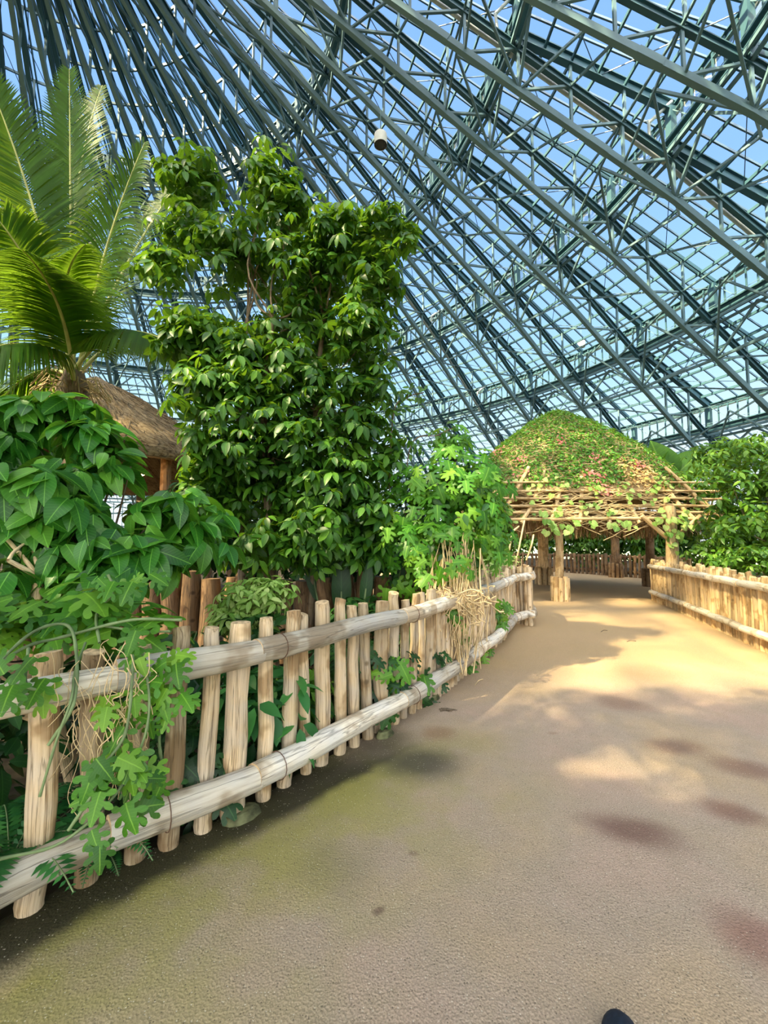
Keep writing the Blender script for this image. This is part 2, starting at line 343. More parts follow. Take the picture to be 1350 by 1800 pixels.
    for (px, py), rx, ry, rot, c, k in stains:
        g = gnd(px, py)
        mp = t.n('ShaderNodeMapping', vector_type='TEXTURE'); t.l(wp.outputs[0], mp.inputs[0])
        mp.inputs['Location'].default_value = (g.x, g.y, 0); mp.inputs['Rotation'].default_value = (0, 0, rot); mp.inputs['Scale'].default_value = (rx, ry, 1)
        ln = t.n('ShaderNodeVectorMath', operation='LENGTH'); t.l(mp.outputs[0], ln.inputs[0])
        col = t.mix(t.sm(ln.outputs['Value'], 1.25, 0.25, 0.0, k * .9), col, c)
    col = t.mix(t.math('MULTIPLY', dk, 0.65), col, lin(70, 60, 52))
    col = t.mix(t.math('MULTIPLY', lt, 0.6), col, lin(222, 212, 190))
    b = t.bsdf(col, 0.85, 0.25)
    bp = t.n('ShaderNodeBump', {'Strength': 0.5, 'Distance': 0.004}); t.l(t.math('ADD', fine.outputs[0], t.math('MULTIPLY', v1.outputs[0], 1.5)), bp.inputs['Height']); t.l(bp.outputs[0], b.inputs['Normal'])
    return t.done(b.outputs[0])
FLOOR = mat_floor()

# ------------------------------------------------------------------ leaf geometry
def T_ovate(w=0.42, fold=0.25, droop=0.22, rows=5, peak=0.42, tip=1.3):
    ts = np.linspace(0, 1, rows); V = []; UV = []
    for t in ts:
        hw = w * 0.5 * (math.sin(PI * min(1, t ** (math.log(0.5) / math.log(peak)))) ** 0.75 if 0 < t < 1 else 0.03)
        for c in (-1, 0, 1):
            V.append((c * hw, t, abs(c) * hw * fold - droop * t * t)); UV.append((c * hw / w, t))
    F = []
    for i in range(rows - 1):
        for j in (0, 1): F.append([i * 3 + j, i * 3 + j + 1, i * 3 + j + 4, i * 3 + j + 3])
    return np.array(V), np.array(F), np.array(UV)
def T_lobed(nl=3, w=0.95, droop=0.25):
    """split leaf: a heart-shaped blade cut into broad fingers on both sides of the midrib"""
    V = []; F = []; UV = []
    ts = np.linspace(0, 0.86, nl * 2 + 1); rows = len(ts)
    def z(x, y): return -droop * (y * y) - 0.45 * x * x
    for t in ts: V.append((0, t, z(0, t))); UV.append((0, t))
    for sgn in (-1, 1):
        e0 = len(V)
        for i, t in enumerate(ts):
            hw = (0.20, 0.24, 0.20, 0.24, 0.17, 0.20, 0.12, 0.14, .1)[i]
            V.append((sgn * hw, t + (.04 if i == 0 else 0), z(hw, t))); UV.append((sgn * 0.2, t))
        for i in range(rows - 1):
            q = [i, i + 1, e0 + i + 1, e0 + i]; F.append(q if sgn < 0 else q[::-1])
        for k in range(nl):
            a, b = e0 + 2 * k, e0 + 2 * k + 1; t0, t1 = ts[2 * k], ts[2 * k + 1]; tm = (t0 + t1) / 2
            ln = w * 0.5 * (0.72, 0.80, 0.62, .4)[k]; ang = (-0.25, 0.30, 0.75, 1.0)[k]; dx, dy = math.cos(ang), math.sin(ang); n0 = len(V)
            for fr, wd in ((0.5, 0.115), (0.85, 0.095), (1.05, 0.03)):
                for o in (-1, 1):
                    x = 0.16 + ln * fr * dx - o * wd * dy * 0.5; y = tm + ln * fr * dy + o * wd
                    V.append((sgn * x, y, z(x, y))); UV.append((sgn * 0.3, y))
            for q in ([a, b, n0 + 1, n0], [n0, n0 + 1, n0 + 3, n0 + 2], [n0 + 2, n0 + 3, n0 + 5, n0 + 4]):
                F.append(q if sgn < 0 else q[::-1])
    n0 = len(V); V += [(-.06, 1.0, z(0, 1.0)), (.06, 1.0, z(0, 1.0))]; UV += [(-.05, 1.0), (.05, 1.0)]
    eL, eR = rows + rows - 1, rows * 2 + nl * 6 + rows - 1
    F.append([eL, rows - 1, eR, n0 + 1]); F.append([eL, n0 + 1, n0, eL]); F.pop(); F.append([eL, eR, n0 + 1, n0]); F.pop(-2)
    return np.array(V), np.array(F), np.array(UV)
def T_heart(w=0.9, droop=0.2):
    out = [(0, 0.12), (0.22, -0.02), (0.44, 0.16), (0.48, 0.42), (0.34, 0.72), (0.0, 1.0)]
    V = []; UV = []; F = []
    for i, (x, y) in enumerate(out):
        V.append((0, 0.12 + (y - 0.12) * (1 if i else 1) if i in (0, 5) else 0.12 + 0.18 * i, 0)); UV.append((0, y))
    for sgn in (-1, 1):
        e = len(V)
        for x, y in out: V.append((sgn * x * w / 0.9, y, 0)); UV.append((sgn * x, y))
        for i in range(5):
            q = [i, i + 1, e + i + 1, e + i]; F.append(q if sgn < 0 else q[::-1])
    V = np.array(V); V[:, 2] = -droop * V[:, 1] ** 2 + 0.12 * np.abs(V[:, 0])
    return V, np.array(F), np.array(UV)
T_LEAFLET = T_ovate(0.46, 0.22, 0.25, 5)
T_LEAFS = T_ovate(0.5, 0.2, 0.2, 4)
T_BROAD = T_ovate(0.52, 0.22, 0.30, 7)
T_MONST = T_lobed()
T_HEART = T_heart()
T_TINY = T_ovate(0.6, 0.1, 0.15, 3)

def place(mb, T, P, D, N, S, mi=0, wide=None):
    """many leaves at once: P positions, D tip directions, N face normals, S sizes"""
    V, F, UV = T; P = np.asarray(P, float); n = len(P)
    if n == 0: return
    D = unit(np.asarray(D, float)); N = np.asarray(N, float)
    X = unit(np.cross(D, N)); Z = np.cross(X, D); S = np.broadcast_to(np.asarray(S, float), (n,))
    Wd = np.ones(n) if wide is None else wide
    out = P[:, None, :] + S[:, None, None] * (V[None, :, 0, None] * X[:, None, :] * Wd[:, None, None] + V[None, :, 1, None] * D[:, None, :] + V[None, :, 2, None] * Z[:, None, :])
    FF = (F[None] + (np.arange(n) * len(V))[:, None, None]).reshape(-1, F.shape[1])
    mb.add(out.reshape(-1, 3), FF, mi, np.tile(UV, (n, 1)))
def rand_dirs(n):
    v = RNG.normal(size=(n, 3)); return unit(v)
GAPS = [at(251, 830, 8.6), at(232, 725, 8.6), at(285, 780, 8.6)]      # openings in the leaves: a bulb and the thatch show through
def lobe_points(lobes, n, lo=0.55, hi=1.05, upbias=0.25, loose=0.12):
    """lobes: (centre, (rx, ry, rz)); points near each lobe's surface and the outward direction there"""
    w = np.array([r[0] * r[2] + r[1] * r[2] + r[0] * r[1] for _, r in lobes]); w = w / w.sum()
    idx = RNG.choice(len(lobes), n, p=w)
    C = np.array([tuple(c) for c, _ in lobes])[idx]; R = np.array([r for _, r in lobes])[idx]
    u = rand_dirs(n); u[:, 2] += upbias; u = unit(u)
    k = (RNG.uniform(lo, hi, n) + np.abs(RNG.normal(0, loose, n)))[:, None]; P = C + R * u * k
    keep = np.ones(n, bool)
    for g in GAPS:
        d = np.array(tuple(g)) - np.array((0, 0, EYE)); L_ = np.linalg.norm(d); d /= L_; v = P - np.array((0, 0, EYE)); q = v @ d
        keep &= ~((q < L_) & (np.linalg.norm(v - q[:, None] * d, axis=1) < .045 * q + .03))
    return P[keep], u[keep]
def whorls(mb, P, U, k=7, size=0.13, tilt=-0.35, T=T_LEAFLET, petiole=0.25, mi=0, jit=0.2, stems=None):
    """palmately compound leaves: k leaflets round each point"""
    n = len(P); A = unit(U * 0.55 + np.array([0, 0, 0.9]) + RNG.normal(size=(n, 3)) * 0.25)
    ref = np.where(np.abs(A[:, 2:3]) < 0.9, np.array([[0, 0, 1.0]]), np.array([[1.0, 0, 0]]))
    X = unit(np.cross(A, ref)); Y = np.cross(A, X)
    ph = RNG.uniform(0, 2 * PI, n); S = size * RNG.uniform(0.75, 1.25, n)
    for j in range(k):
        a = ph + 2 * PI * j / k + RNG.normal(size=n) * jit * 0.5
        D = np.cos(a)[:, None] * X + np.sin(a)[:, None] * Y + A * (tilt + RNG.normal(size=(n, 1)) * jit) + np.array([0, 0, -0.12])
        D = unit(D)
        place(mb, T, P + D * (S * petiole)[:, None], D, A + RNG.normal(size=(n, 3)) * 0.15, S * RNG.uniform(0.8, 1.1, n), mi)
def sprays(mb, P, U, size, T, mi=0, face=(0, -1, 0), k=1, droop=0.6, facew=0.6):
    """single leaves, faces turned partly outward, tips hanging"""
    for j in range(k):
        n = len(P)
        Nn = unit(U * 0.7 + np.asarray(face) * facew + np.array([0, 0, 0.55]) + RNG.normal(size=(n, 3)) * 0.30)
        D = RNG.normal(size=(n, 3)) * 0.6 + U * 0.4 + np.array([0, 0, -droop])
        D = unit(D - Nn * np.sum(D * Nn, 1, keepdims=True))
        place(mb, T, P + RNG.normal(size=(n, 3)) * size * 0.25, D, Nn, size * RNG.uniform(0.65, 1.2, n), mi)
def L(px, py, Y, rx, rz, ry=None):
    """a crown lobe centred on a sight line: sizes in pixels at that distance"""
    s = Y / FPX
    return (at(px, py, Y), (rx * s, (ry if ry is not None else 0.5 * (rx + rz)) * s, rz * s))
def branches(mb, root, tips, r0, r1=0.008, mi=0, sag=0.15, n=6, fork=0.35):
    root = np.array(tuple(root))
    for tip in tips:
        tip = np.array(tuple(tip)); mid = root + (tip - root) * 0.5 + RNG.normal(size=3) * np.linalg.norm(tip - root) * 0.08
        mid[2] -= sag * np.linalg.norm((tip - root)[:2]) * 0.5
        pts = spline([root, mid, tip], 5)
        tube(mb, pts, np.linspace(r0, r1, len(pts)), n, mi)

# ================================================================== STRUCTURE
# path (floor): between the two fences, running back to the round fence behind the hut
LEFT = [gnd(*p) for p in ((75, 1585), (245, 1508), (418, 1430), (540, 1356), (645, 1297), (765, 1226), (840, 1162), (880, 1126), (905, 1096))]
LEFT = [Vector((-2.55, 0.55, 0)), Vector((-1.98, 1.14, 0))] + LEFT + [Vector((2.66, 7.9, 0)), Vector((2.86, 8.7, 0)), Vector((2.62, 9.5, 0)), Vector((1.9, 10.3, 0)), Vector((0.6, 11.0, 0))]
RIGHT = [Vector((4.1, 1.4, 0)), Vector((4.6, 3.4, 0)), gnd(1352, 1148), gnd(1330, 1138), gnd(1280, 1114), gnd(1220, 1086), gnd(1180, 1068), gnd(1152, 1057)]
RIGHT += [RIGHT[-1] + Vector((0.20, 0.30, 0)), RIGHT[-1] + Vector((0.6, 0.42, 0)), RIGHT[-1] + Vector((1.3, 0.45, 0))]
def slab(name, poly, z0, z1, m):
    mb = MB(); n = len(poly)
    V = [(p[0], p[1], z1) for p in poly] + [(p[0], p[1], z0) for p in poly]
    mb.add(V, np.array([list(range(n))])); mb.add(V, np.array([[i, i + n, (i + 1) % n + n, (i + 1) % n] for i in range(n)]))
    return mb.build(name, m, smooth=False)
lf = [tuple(p) for p in spline(LEFT, 4)]
rt = [tuple(p) for p in spline(RIGHT[:8], 4)]
off = [(p[0] - 0.02, p[1] + 0.02) for p in lf[:len(lf) - 17]]
poly = [(-2.6, -9)] + [(-2.6, 0.4)] + off + [(2.4, 10.4), (1.0, 11.6), (-1.5, 13.5), (-1.5, 26), (6.0, 26), (10.0, 23.2), (13.5, 18.0), (12.5, 13.5), (9.6, 11.9), (7.6, 11.4)] + [(p[0] + 0.06, p[1]) for p in rt[::-1]] + [(3.6, -9)]
pc = np.array([(p[0], p[1]) for p in poly])
area = 0.5 * np.sum(pc[:, 0] * np.roll(pc[:, 1], -1) - np.roll(pc[:, 0], -1) * pc[:, 1])
if area < 0: poly = poly[::-1]
floor = tag(slab('floor', poly, -0.12, 0.0, FLOOR), kind='structure')
CX, CY = -14.64, 12.98
mb = MB(); n = 96
a = np.linspace(0, 2 * PI, n, endpoint=False)
rings = [0.01, 10, 20, 26, 30, 34, 38, 42, 44.4]
V = [(CX + r * math.cos(t), CY + r * math.sin(t), -0.05) for r in rings for t in a]
F = [[i * n + j, (i + 1) * n + j, (i + 1) * n + (j + 1) % n, i * n + (j + 1) % n] for i in range(len(rings) - 1) for j in range(n)]
mb.add(V, np.array(F)); tag(mb.build('floor_planting_soil', SOIL, smooth=False), kind='structure')
mb = MB(); V = [(CX + r * math.cos(t), CY + r * math.sin(t), -0.3) for r in (44.0, 400) for t in a]
F = [[j, n + j, n + (j + 1) % n, (j + 1) % n] for j in range(n)]
mb.add(V, np.array(F)); tag(mb.build('floor_outside_ground', mat_plain('outside_ground', (0.30, 0.33, 0.24), 0.9, 0.1, 0.3, 0.2), smooth=False), kind='structure')

# ------------------------------------------------------------------ the stepped round glasshouse roof
PH0, DPH = 0.116, math.radians(7.5)          # 48 frames
RR = [5.0, 13.6, 20.0, 26.4, 32.4, 38.4, 44.0]
ZB = [27.6, 22.9, 19.0, 15.15, 10.8, 6.5, 2.9]      # bottom chord at the rings
TCH = 1.75                                        # truss depth
def band(k): return ZB[k] + TCH + 0.6, ZB[k] + TCH + 2.15   # clerestory bottom / top
roof = tag(empty('ceiling', (CX, CY, 0)), kind='structure')
def truss_mesh(heavy):
    mb = MB()
    for k in range(6):
        for s in range(3):
            f0, f1 = s / 3, (s + 1) / 3
            r0, r1 = RR[k] + (RR[k + 1] - RR[k]) * f0, RR[k] + (RR[k + 1] - RR[k]) * f1
            z0, z1 = ZB[k] + (ZB[k + 1] - ZB[k]) * f0, ZB[k] + (ZB[k + 1] - ZB[k]) * f1
            last = (k == 5 and s == 2)
            th = TCH if not last else 0.9
            h0, h1 = z0 + TCH, z1 + th
            beam(mb, (r0, 0, z0), (r1, 0, z1), 0.19, 0.25)
            ibeam(mb, (r0, 0, h0), (r1, 0, h1), 0.19, 0.25, 0.04, 1)
            beam(mb, (r1, 0, z1), (r1, 0, h1), 0.10, 0.10)
            beam(mb, (r0, 0, z0), (r1, 0, h1), 0.09, 0.09)
            if s == 1:      # bolted splice on the bottom chord
                m_ = (0.5 * (r0 + r1), 0, 0.5 * (z0 + z1)); beam(mb, (m_[0] - 0.4, 0, m_[2] + 0.4 * (z0 - z1) / (r1 - r0)), (m_[0] + 0.4, 0, m_[2] - 0.4 * (z0 - z1) / (r1 - r0)), 0.23, 0.27)
        # glazing-plane rafter of this tier, stub posts down to the top chord, clerestory post
        zb, zt = band(k)[0], (band(k + 1)[1] if k < 5 else 6.6)
        ra, rb = RR[k] - 0.1, RR[k + 1] + 0.25
        if heavy: ibeam(mb, (ra, 0, zb), (rb, 0, zt), 0.26, 0.40, 0.05, 1)
        else:
            for o_ in (-.09, .09): beam(mb, (ra, o_, zb + .05), (rb, o_, zt + .05), 0.06, 0.18, (0, 0, 1), 1)
        for f in (1 / 3, 2 / 3):
            r = ra + (rb - ra) * f; z = zb + (zt - zb) * f
            ztc = ZB[k] + (ZB[k + 1] - ZB[k]) * f + TCH
            beam(mb, (r, 0, z), (r, 0, ztc), 0.10, 0.10)
        if k < 5: beam(mb, (RR[k + 1], 0, ZB[k + 1] + TCH), (RR[k + 1], 0, zt), 0.26, 0.30, (0, 1, 0), 1)
    # inner end plate with slotted holes
    beam(mb, (4.4, 0, 28.8), (5.6, 0, 28.1), 0.12, 2.2); beam(mb, (1.0, 0, 29.8), (5.0, 0, 27.8), 0.19, 0.25); beam(mb, (1.0, 0, 31.4), (5.0, 0, 29.4), 0.19, 0.25, (0, 0, 1), 1)
    beam(mb, (44, 0, 0), (44, 0, 6.6), 0.3, 0.4, (0, 1, 0))
    return mb
tms = [truss_mesh(h).mesh('roof_truss', [STEEL, STEEL_DK], False) for h in (True, False)]
for i in range(48):
    o = bpy.data.objects.new('roof_truss', tms[i % 2]); COL.objects.link(o); o.parent = roof; o.rotation_euler = (0, 0, PH0 + i * DPH)
def ring_pt(r, i, z, f=0.0):        # straight chords between frames
    a0, a1 = PH0 + i * DPH, PH0 + (i + 1) * DPH
    p = np.array((r * math.cos(a0), r * math.sin(a0), z)) * (1 - f) + np.array((r * math.cos(a1), r * math.sin(a1), z)) * f
    return p
def sector(build, name, mats):
    mb = MB(); build(mb)
    me = mb.mesh(name, mats, False)
    for i in range(48):
        o = bpy.data.objects.new(name, me); COL.objects.link(o); o.parent = roof; o.rotation_euler = (0, 0, i * DPH)
BARS = {0: 2, 1: 3, 2: 4, 3: 5, 4: 6, 5: 7}
def lattice(k):
    def f(mb):
        zb, zt = band(k)[0], (band(k + 1)[1] if k < 5 else 6.6); r0, r1 = RR[k], RR[k + 1] + 0.25
        # purlins
        for s in range(1, 6):
            q = s / 6; r = r0 + (r1 - r0) * q; z = zb + (zt - zb) * q - 0.02
            beam(mb, ring_pt(r, 0, z), ring_pt(r, 0, z, 1), 0.08, 0.14, (0, 0, 1), 0)
        # glazing bars
        nb = BARS[k]
        for j in range(1, nb):
            fr = j / nb
            mid = False
            w, h = (0.06, 0.09)
            beam(mb, ring_pt(r0, 0, zb + 0.08, fr), ring_pt(r1, 0, zt + 0.08, fr), w, h, (0, 0, 1), 0 if mid else 1)
        # bracing rods
        beam(mb, ring_pt(r0, 0, zb - .15, 0), ring_pt((r0 + r1) / 2, 0, (zb + zt) / 2 - .15, 1), 0.03, 0.03, (0, 0, 1), 1)
        beam(mb, ring_pt(r1, 0, zt - .15, 0), ring_pt((r0 + r1) / 2, 0, (zb + zt) / 2 - .15, 1), 0.03, 0.03, (0, 0, 1), 1)
    return f
def ringbeam(k):
    def f(mb):
        r = RR[k]; zc0, zc1 = band(k); zt = ZB[k] + TCH
        ibeam(mb, ring_pt(r + .2, 0, zc1 - .05), ring_pt(r + .2, 0, zc1 - .05, 1), 0.26, 0.30, 0.05, 1)
        ibeam(mb, ring_pt(r - .1, 0, zc0 - .05), ring_pt(r - .1, 0, zc0 - .05, 1), 0.30, 0.34, 0.05, 1)
        beam(mb, ring_pt(r - .25, 0, zc0 - .42), ring_pt(r - .25, 0, zc0 - .42, 1), 0.10, 0.14, (0, 0, 1), 0)
        nb = BARS[min(k, 5)] + 2
        for j in range(1, nb):
            beam(mb, ring_pt(r + .1, 0, zc0, j / nb), ring_pt(r + .1, 0, zc1, j / nb), 0.06, 0.07, (0, 1, 0), 1)
        for q in (0.22, 0.34): beam(mb, ring_pt(r - .15, 0, zc0 + q), ring_pt(r - .15, 0, zc0 + q, 1), 0.02, 0.02, (0, 0, 1), 0)
        beam(mb, ring_pt(r, 0, zc1, 0), ring_pt(r, 0, zc0, .33), 0.03, 0.03); beam(mb, ring_pt(r, 0, zc1, 1), ring_pt(r, 0, zc0, .67), 0.03, 0.03)
        # circumferential lattice between frames
        tcm = ring_pt(r, 0, zt + .1, .5)
        beam(mb, ring_pt(r, 0, ZB[k], 0), tcm, 0.10, 0.10); beam(mb, ring_pt(r, 0, ZB[k], 1), tcm, 0.10, 0.10)
        beam(mb, ring_pt(r, 0, zt, 0), ring_pt(r, 0, zt, 1), 0.11, 0.11)
        rm = (r + RR[max(0, k - 1)] * .5 + r * .5) * .5 if k else r
        beam(mb, ring_pt(r, 0, ZB[k], 0), ring_pt(r + 2.0, 0, zt - .7, .5), 0.09, 0.09); beam(mb, ring_pt(r, 0, ZB[k], 1), ring_pt(r + 2.0, 0, zt - .7, .5), 0.09, 0.09)
        beam(mb, ring_pt(r, 0, ZB[k], 0), ring_pt(r - 2.0, 0, zt + .9, .5), 0.09, 0.09); beam(mb, ring_pt(r, 0, ZB[k], 1), ring_pt(r - 2.0, 0, zt + .9, .5), 0.09, 0.09)
        if k >= 4: beam(mb, ring_pt(r, 0, ZB[k], 0), ring_pt(r, 0, ZB[k], 1), 0.12, 0.12)
        # cross bracing between the top chords half way down the tier
        if k < 6:
            q = 1 / 3; kk = k
            rr = RR[kk] + (RR[kk + 1] - RR[kk]) * q; zz = ZB[kk] + (ZB[kk + 1] - ZB[kk]) * q
            beam(mb, ring_pt(rr, 0, zz, 0), ring_pt(rr, 0, zz + TCH, 1), 0.08, 0.08); 
            q = 2 / 3; rr = RR[kk] + (RR[kk + 1] - RR[kk]) * q; zz = ZB[kk] + (ZB[kk + 1] - ZB[kk]) * q
            beam(mb, ring_pt(rr, 0, zz + TCH, 0), ring_pt(rr, 0, zz, 1), 0.08, 0.08)
            beam(mb, ring_pt(rr, 0, zz + TCH, 0), ring_pt(rr, 0, zz + TCH, 1), 0.08, 0.08)
    return f
for k in range(6):
    mbk = MB(); lattice(k)(mbk); V0 = np.concatenate(mbk.v); F0 = np.concatenate(mbk.f); M0 = np.concatenate(mbk.m)
    allm = MB()
    rb_ = MB()
    if k >= 1: ringbeam(k)(rb_); V1 = np.concatenate(rb_.v); F1 = np.concatenate(rb_.f); M1 = np.concatenate(rb_.m)
    allr = MB()
    for i in range(48):
        c, s = math.cos(i * DPH), math.sin(i * DPH); R_ = np.array([[c, -s, 0], [s, c, 0], [0, 0, 1]])
        for mi in (0, 1):
            allm.add(V0 @ R_.T, F0[M0 == mi], mi)
            if k >= 1: allr.add(V1 @ R_.T, F1[M1 == mi], mi)
    allm.build('glazing_bars', [STEEL_DK, MULLION], roof, False)
    if k >= 1: allr.build('ring_girder', [STEEL, STEEL_DK], roof, False)
    g = MB(); zb, zt = band(k)[0], (band(k + 1)[1] if k < 5 else 6.6)
    for i in range(48):
        g.add([ring_pt(RR[k], i, zb + .12), ring_pt(RR[k], i, zb + .12, 1), ring_pt(RR[k + 1] + .25, i, zt + .12, 1), ring_pt(RR[k + 1] + .25, i, zt + .12)], np.array([[0, 1, 2, 3]]))
        if k >= 1: g.add([ring_pt(RR[k] + .14, i, band(k)[0]), ring_pt(RR[k] + .14, i, band(k)[0], 1), ring_pt(RR[k] + .14, i, band(k)[1], 1), ring_pt(RR[k] + .14, i, band(k)[1])], np.array([[0, 1, 2, 3]]))
    g.build('roof_glazing', GLASS, roof, False)
hub = MB(); 
for r, z in ((4.8, 27.7), (4.8, 29.8), (1.1, 29.8), (1.1, 31.4)):
    tube(hub, [(r * math.cos(t), r * math.sin(t), z) for t in np.linspace(0, 2 * PI, 49)], 0.22, 6)
for i in range(48):      # plates with slotted holes round the inner ring
    for f0, f1, za, zc in ((0.12, 0.88, 27.6, 27.9), (0.12, 0.88, 29.4, 29.7), (0.12, 0.25, 27.9, 29.4), (0.75, 0.88, 27.9, 29.4)):
        P_ = [ring_pt(5.1, i, za, f0), ring_pt(5.1, i, za, f1), ring_pt(5.1, i, zc, f1), ring_pt(5.1, i, zc, f0)]
        Q_ = [p * np.array([.985, .985, 1]) for p in P_]
        hub.add(P_ + Q_, BOXF)
hub.build('centre_ring', STEEL, roof, False)
# round outer wall of glass
wall = tag(empty('wall_outer', (CX, CY, 0)), kind='structure')
wf = MB(); wg = MB()
for i in range(48):
    for z in (0.25, 2.0, 3.6, 5.2, 6.6): beam(wf, ring_pt(44, i, z), ring_pt(44, i, z, 1), 0.14, 0.16)
    for j in range(1, 6): beam(wf, ring_pt(44, i, 0, j / 6), ring_pt(44, i, 6.6, j / 6), 0.06, 0.08, (0, 1, 0))
    wg.add([ring_pt(44, i, 0), ring_pt(44, i, 0, 1), ring_pt(44, i, 6.6, 1), ring_pt(44, i, 6.6)], np.array([[0, 1, 2, 3]]))
wf.build('wall_frame', STEEL, wall, False); wg.build('wall_glazing', GLASS, wall, False)
# sprinkler pipes with goosenecks on two of the frames
for idx in (0, 5):
    pb = MB(); aa = PH0 + idx * DPH
    pts = [(RR[k] + (RR[k + 1] - RR[k]) * s / 3, 0.35, ZB[k] + (ZB[k + 1] - ZB[k]) * s / 3 + TCH + .1) for k in range(1, 5) for s in range(3)]
    tube(pb, pts, 0.085, 8)
    for k in (2, 3, 4):
        r, z = RR[k] - .3, ZB[k] + TCH + .15
        tube(pb, [(r, .35, z), (r - .3, .45, z + .9), (r - .5, .2, z + 1.5), (r + .3, -.1, z + 2.2)], 0.07, 8)
    o = pb.build('sprinkler_pipe', PIPE, roof); o.rotation_euler = (0, 0, aa)

# ================================================================== FENCES
def post_mesh(seed, L_=1.0, r=0.05, name='post'):
    rg = np.random.default_rng(seed); mb = MB()
    zs = np.array([0, 0.04, 0.2, 0.4, 0.6, 0.8, 0.96, 1.0]) * L_
    bx, by = rg.normal(0, 0.10 * r, 8), rg.normal(0, 0.10 * r, 8)
    rad = r * (1 + 0.06 * rg.normal(size=8)) * np.linspace(1.05, 0.96, 8); rad[0] *= 0.86; rad[-1] *= 0.88
    tube(mb, np.stack([bx, by, zs], 1), rad, 14, 0, True, 0.07, L_, 1)
    return mb
POSTS = [post_mesh(20 + i).mesh('post', [WOOD_POST, CUT]) for i in range(7)]
POSTS_R = [post_mesh(40 + i).mesh('post', [WOOD_HUT, CUT]) for i in range(5)]
POSTS_D = [post_mesh(60 + i).mesh('post', [WOOD_DARK, WOOD_DARK]) for i in range(4)]
rgp = random.Random(3)
def put_post(parent, x, y, z0, z1, r, meshes=POSTS, lean=0.02):
    o = bpy.data.objects.new('post', rgp.choice(meshes)); COL.objects.link(o); o.parent = parent
    o.location = (x, y, z0); o.scale = (r / 0.05, r / 0.05, (z1 - z0)); o.rotation_euler = (rgp.uniform(-lean, lean), rgp.uniform(-lean, lean), rgp.uniform(0, 6.28))
    return o
def curve_len(P):
    d = np.linalg.norm(np.diff(P[:, :2], axis=0), axis=1); return np.concatenate([[0], np.cumsum(d)])
def sample(P, s):
    c = curve_len(P); s = np.clip(s, 0, c[-1]); i = np.clip(np.searchsorted(c, s) - 1, 0, len(P) - 2)
    t = (s - c[i]) / max(1e-9, c[i + 1] - c[i]); return P[i] * (1 - t) + P[i + 1] * t
def rails(parent, P, side, heights, rad, cuts, mat, offd=0.10):
    """log rails in lengths along the curve, standing off to one side of the posts"""
    c = curve_len(P)
    for h, r in zip(heights, rad):
        for a_, b_ in zip(cuts[:-1], cuts[1:]):
            n_ = max(4, int((b_ - a_) / 0.14)); ss = np.linspace(a_ - 0.012, b_ + 0.012, n_); pts = []
            for s_ in ss:
                p = sample(P, s_); q = sample(P, s_ + 0.05) - sample(P, s_ - 0.05); q = q[:2] / (np.linalg.norm(q[:2]) + 1e-9)
                nx, ny = (q[1], -q[0]) if side > 0 else (-q[1], q[0])
                pts.append((p[0] + nx * offd, p[1] + ny * offd, h))
            if b_ - a_ < 1.9:      # a log is nearly straight between its ends
                q0, q1 = np.array(pts[0]), np.array(pts[-1]); pts = [tuple(np.array(p) * .35 + (q0 + (q1 - q0) * i_ / (n_ - 1)) * .65 + (0, 0, .006 * math.sin(i_ * .9 + a_))) for i_, p in enumerate(pts)]
            k = rgp.uniform(0.93, 1.06); rr = r * np.linspace(1.05, 0.95, n_) * k; rr[0] *= .93; rr[-1] *= .93
            mb = MB(); tube(mb, pts, rr, 20, 0, True, 0.10, (b_ - a_), 1)
            o = mb.build('rail', [mat, CUT], parent)
            if r > 0.06:
                wmb = MB(); q = np.array(pts[1]); d = unit(np.array(pts[2]) - np.array(pts[0])); X = unit(np.cross(d, (0, 0, 1))); Y = np.cross(X, d)
                tube(wmb, [q + (X * math.cos(t) + Y * math.sin(t)) * rr[1] * 1.08 for t in np.linspace(0, 2 * PI, 15)], 0.0025, 5)
                wmb.build('wire_tie', WIRE, o)
LP = spline(LEFT, 8); LP[:, 2] = 0; LC = curve_len(LP)
fenceL = tag(empty('log_fence', tuple(LP[40])), 'weathered log fence with two thick round rails curving along the left side of the path', 'fence')
inv = np.array(fenceL.location)
holder = empty('tmp'); 
def shift(parent):         # children were built in world space: keep them where they are
    for ch in parent.children: ch.matrix_parent_inverse = Matrix.Translation(parent.location).inverted()
def s_at_px(px):
    best = None
    for s in np.linspace(0, LC[-1], 1500):
        p = sample(LP, s)
        if p[1] < 0.3: continue
        d = abs(675 + FPX * p[0] / p[1] - px)
        if p[1] > 8.6: break
        if best is None or d < best[0]: best = (d, s)
    return best[1]
near = [(-70, 1200, 46), (8, 1215, 44), (98, 1165, 44), (186, 1140, 36), (262, 1130, 33), (318, 1103, 33), (374, 1100, 27), (424, 1093, 39), (473, 1085, 26), (510, 1072, 27), (543, 1076, 21), (571, 1057, 27), (600, 1052, 21),
        (624, 1062, 20), (648, 1058, 20), (669, 1055, 25), (691, 1041, 20), (709, 1052, 16), (722, 1042, 15), (735, 1041, 15), (749, 1035, 16)]
for px, ty, w in near:
    s = s_at_px(px); p = sample(LP, s); z1 = EYE - (ty - 955) * p[1] / FPX
    if px < 100: z1 = 1.03
    put_post(fenceL, p[0], p[1], 0.0 - 0.02, min(1.14, z1), 0.5 * w * p[1] / FPX, lean=0.035)
s = s_at_px(749) + 0.12
while s < LC[-1] - 0.1:
    p = sample(LP, s); put_post(fenceL, p[0], p[1], -0.02, rgp.uniform(0.97, 1.08), rgp.uniform(0.036, 0.052)); s += rgp.uniform(0.095, 0.125)
cuts = [0.0, 1.3, s_at_px(212), s_at_px(440), s_at_px(690), s_at_px(815), s_at_px(868)]
cuts += [cuts[-1] + 1.2, cuts[-1] + 2.3, cuts[-1] + 3.1]
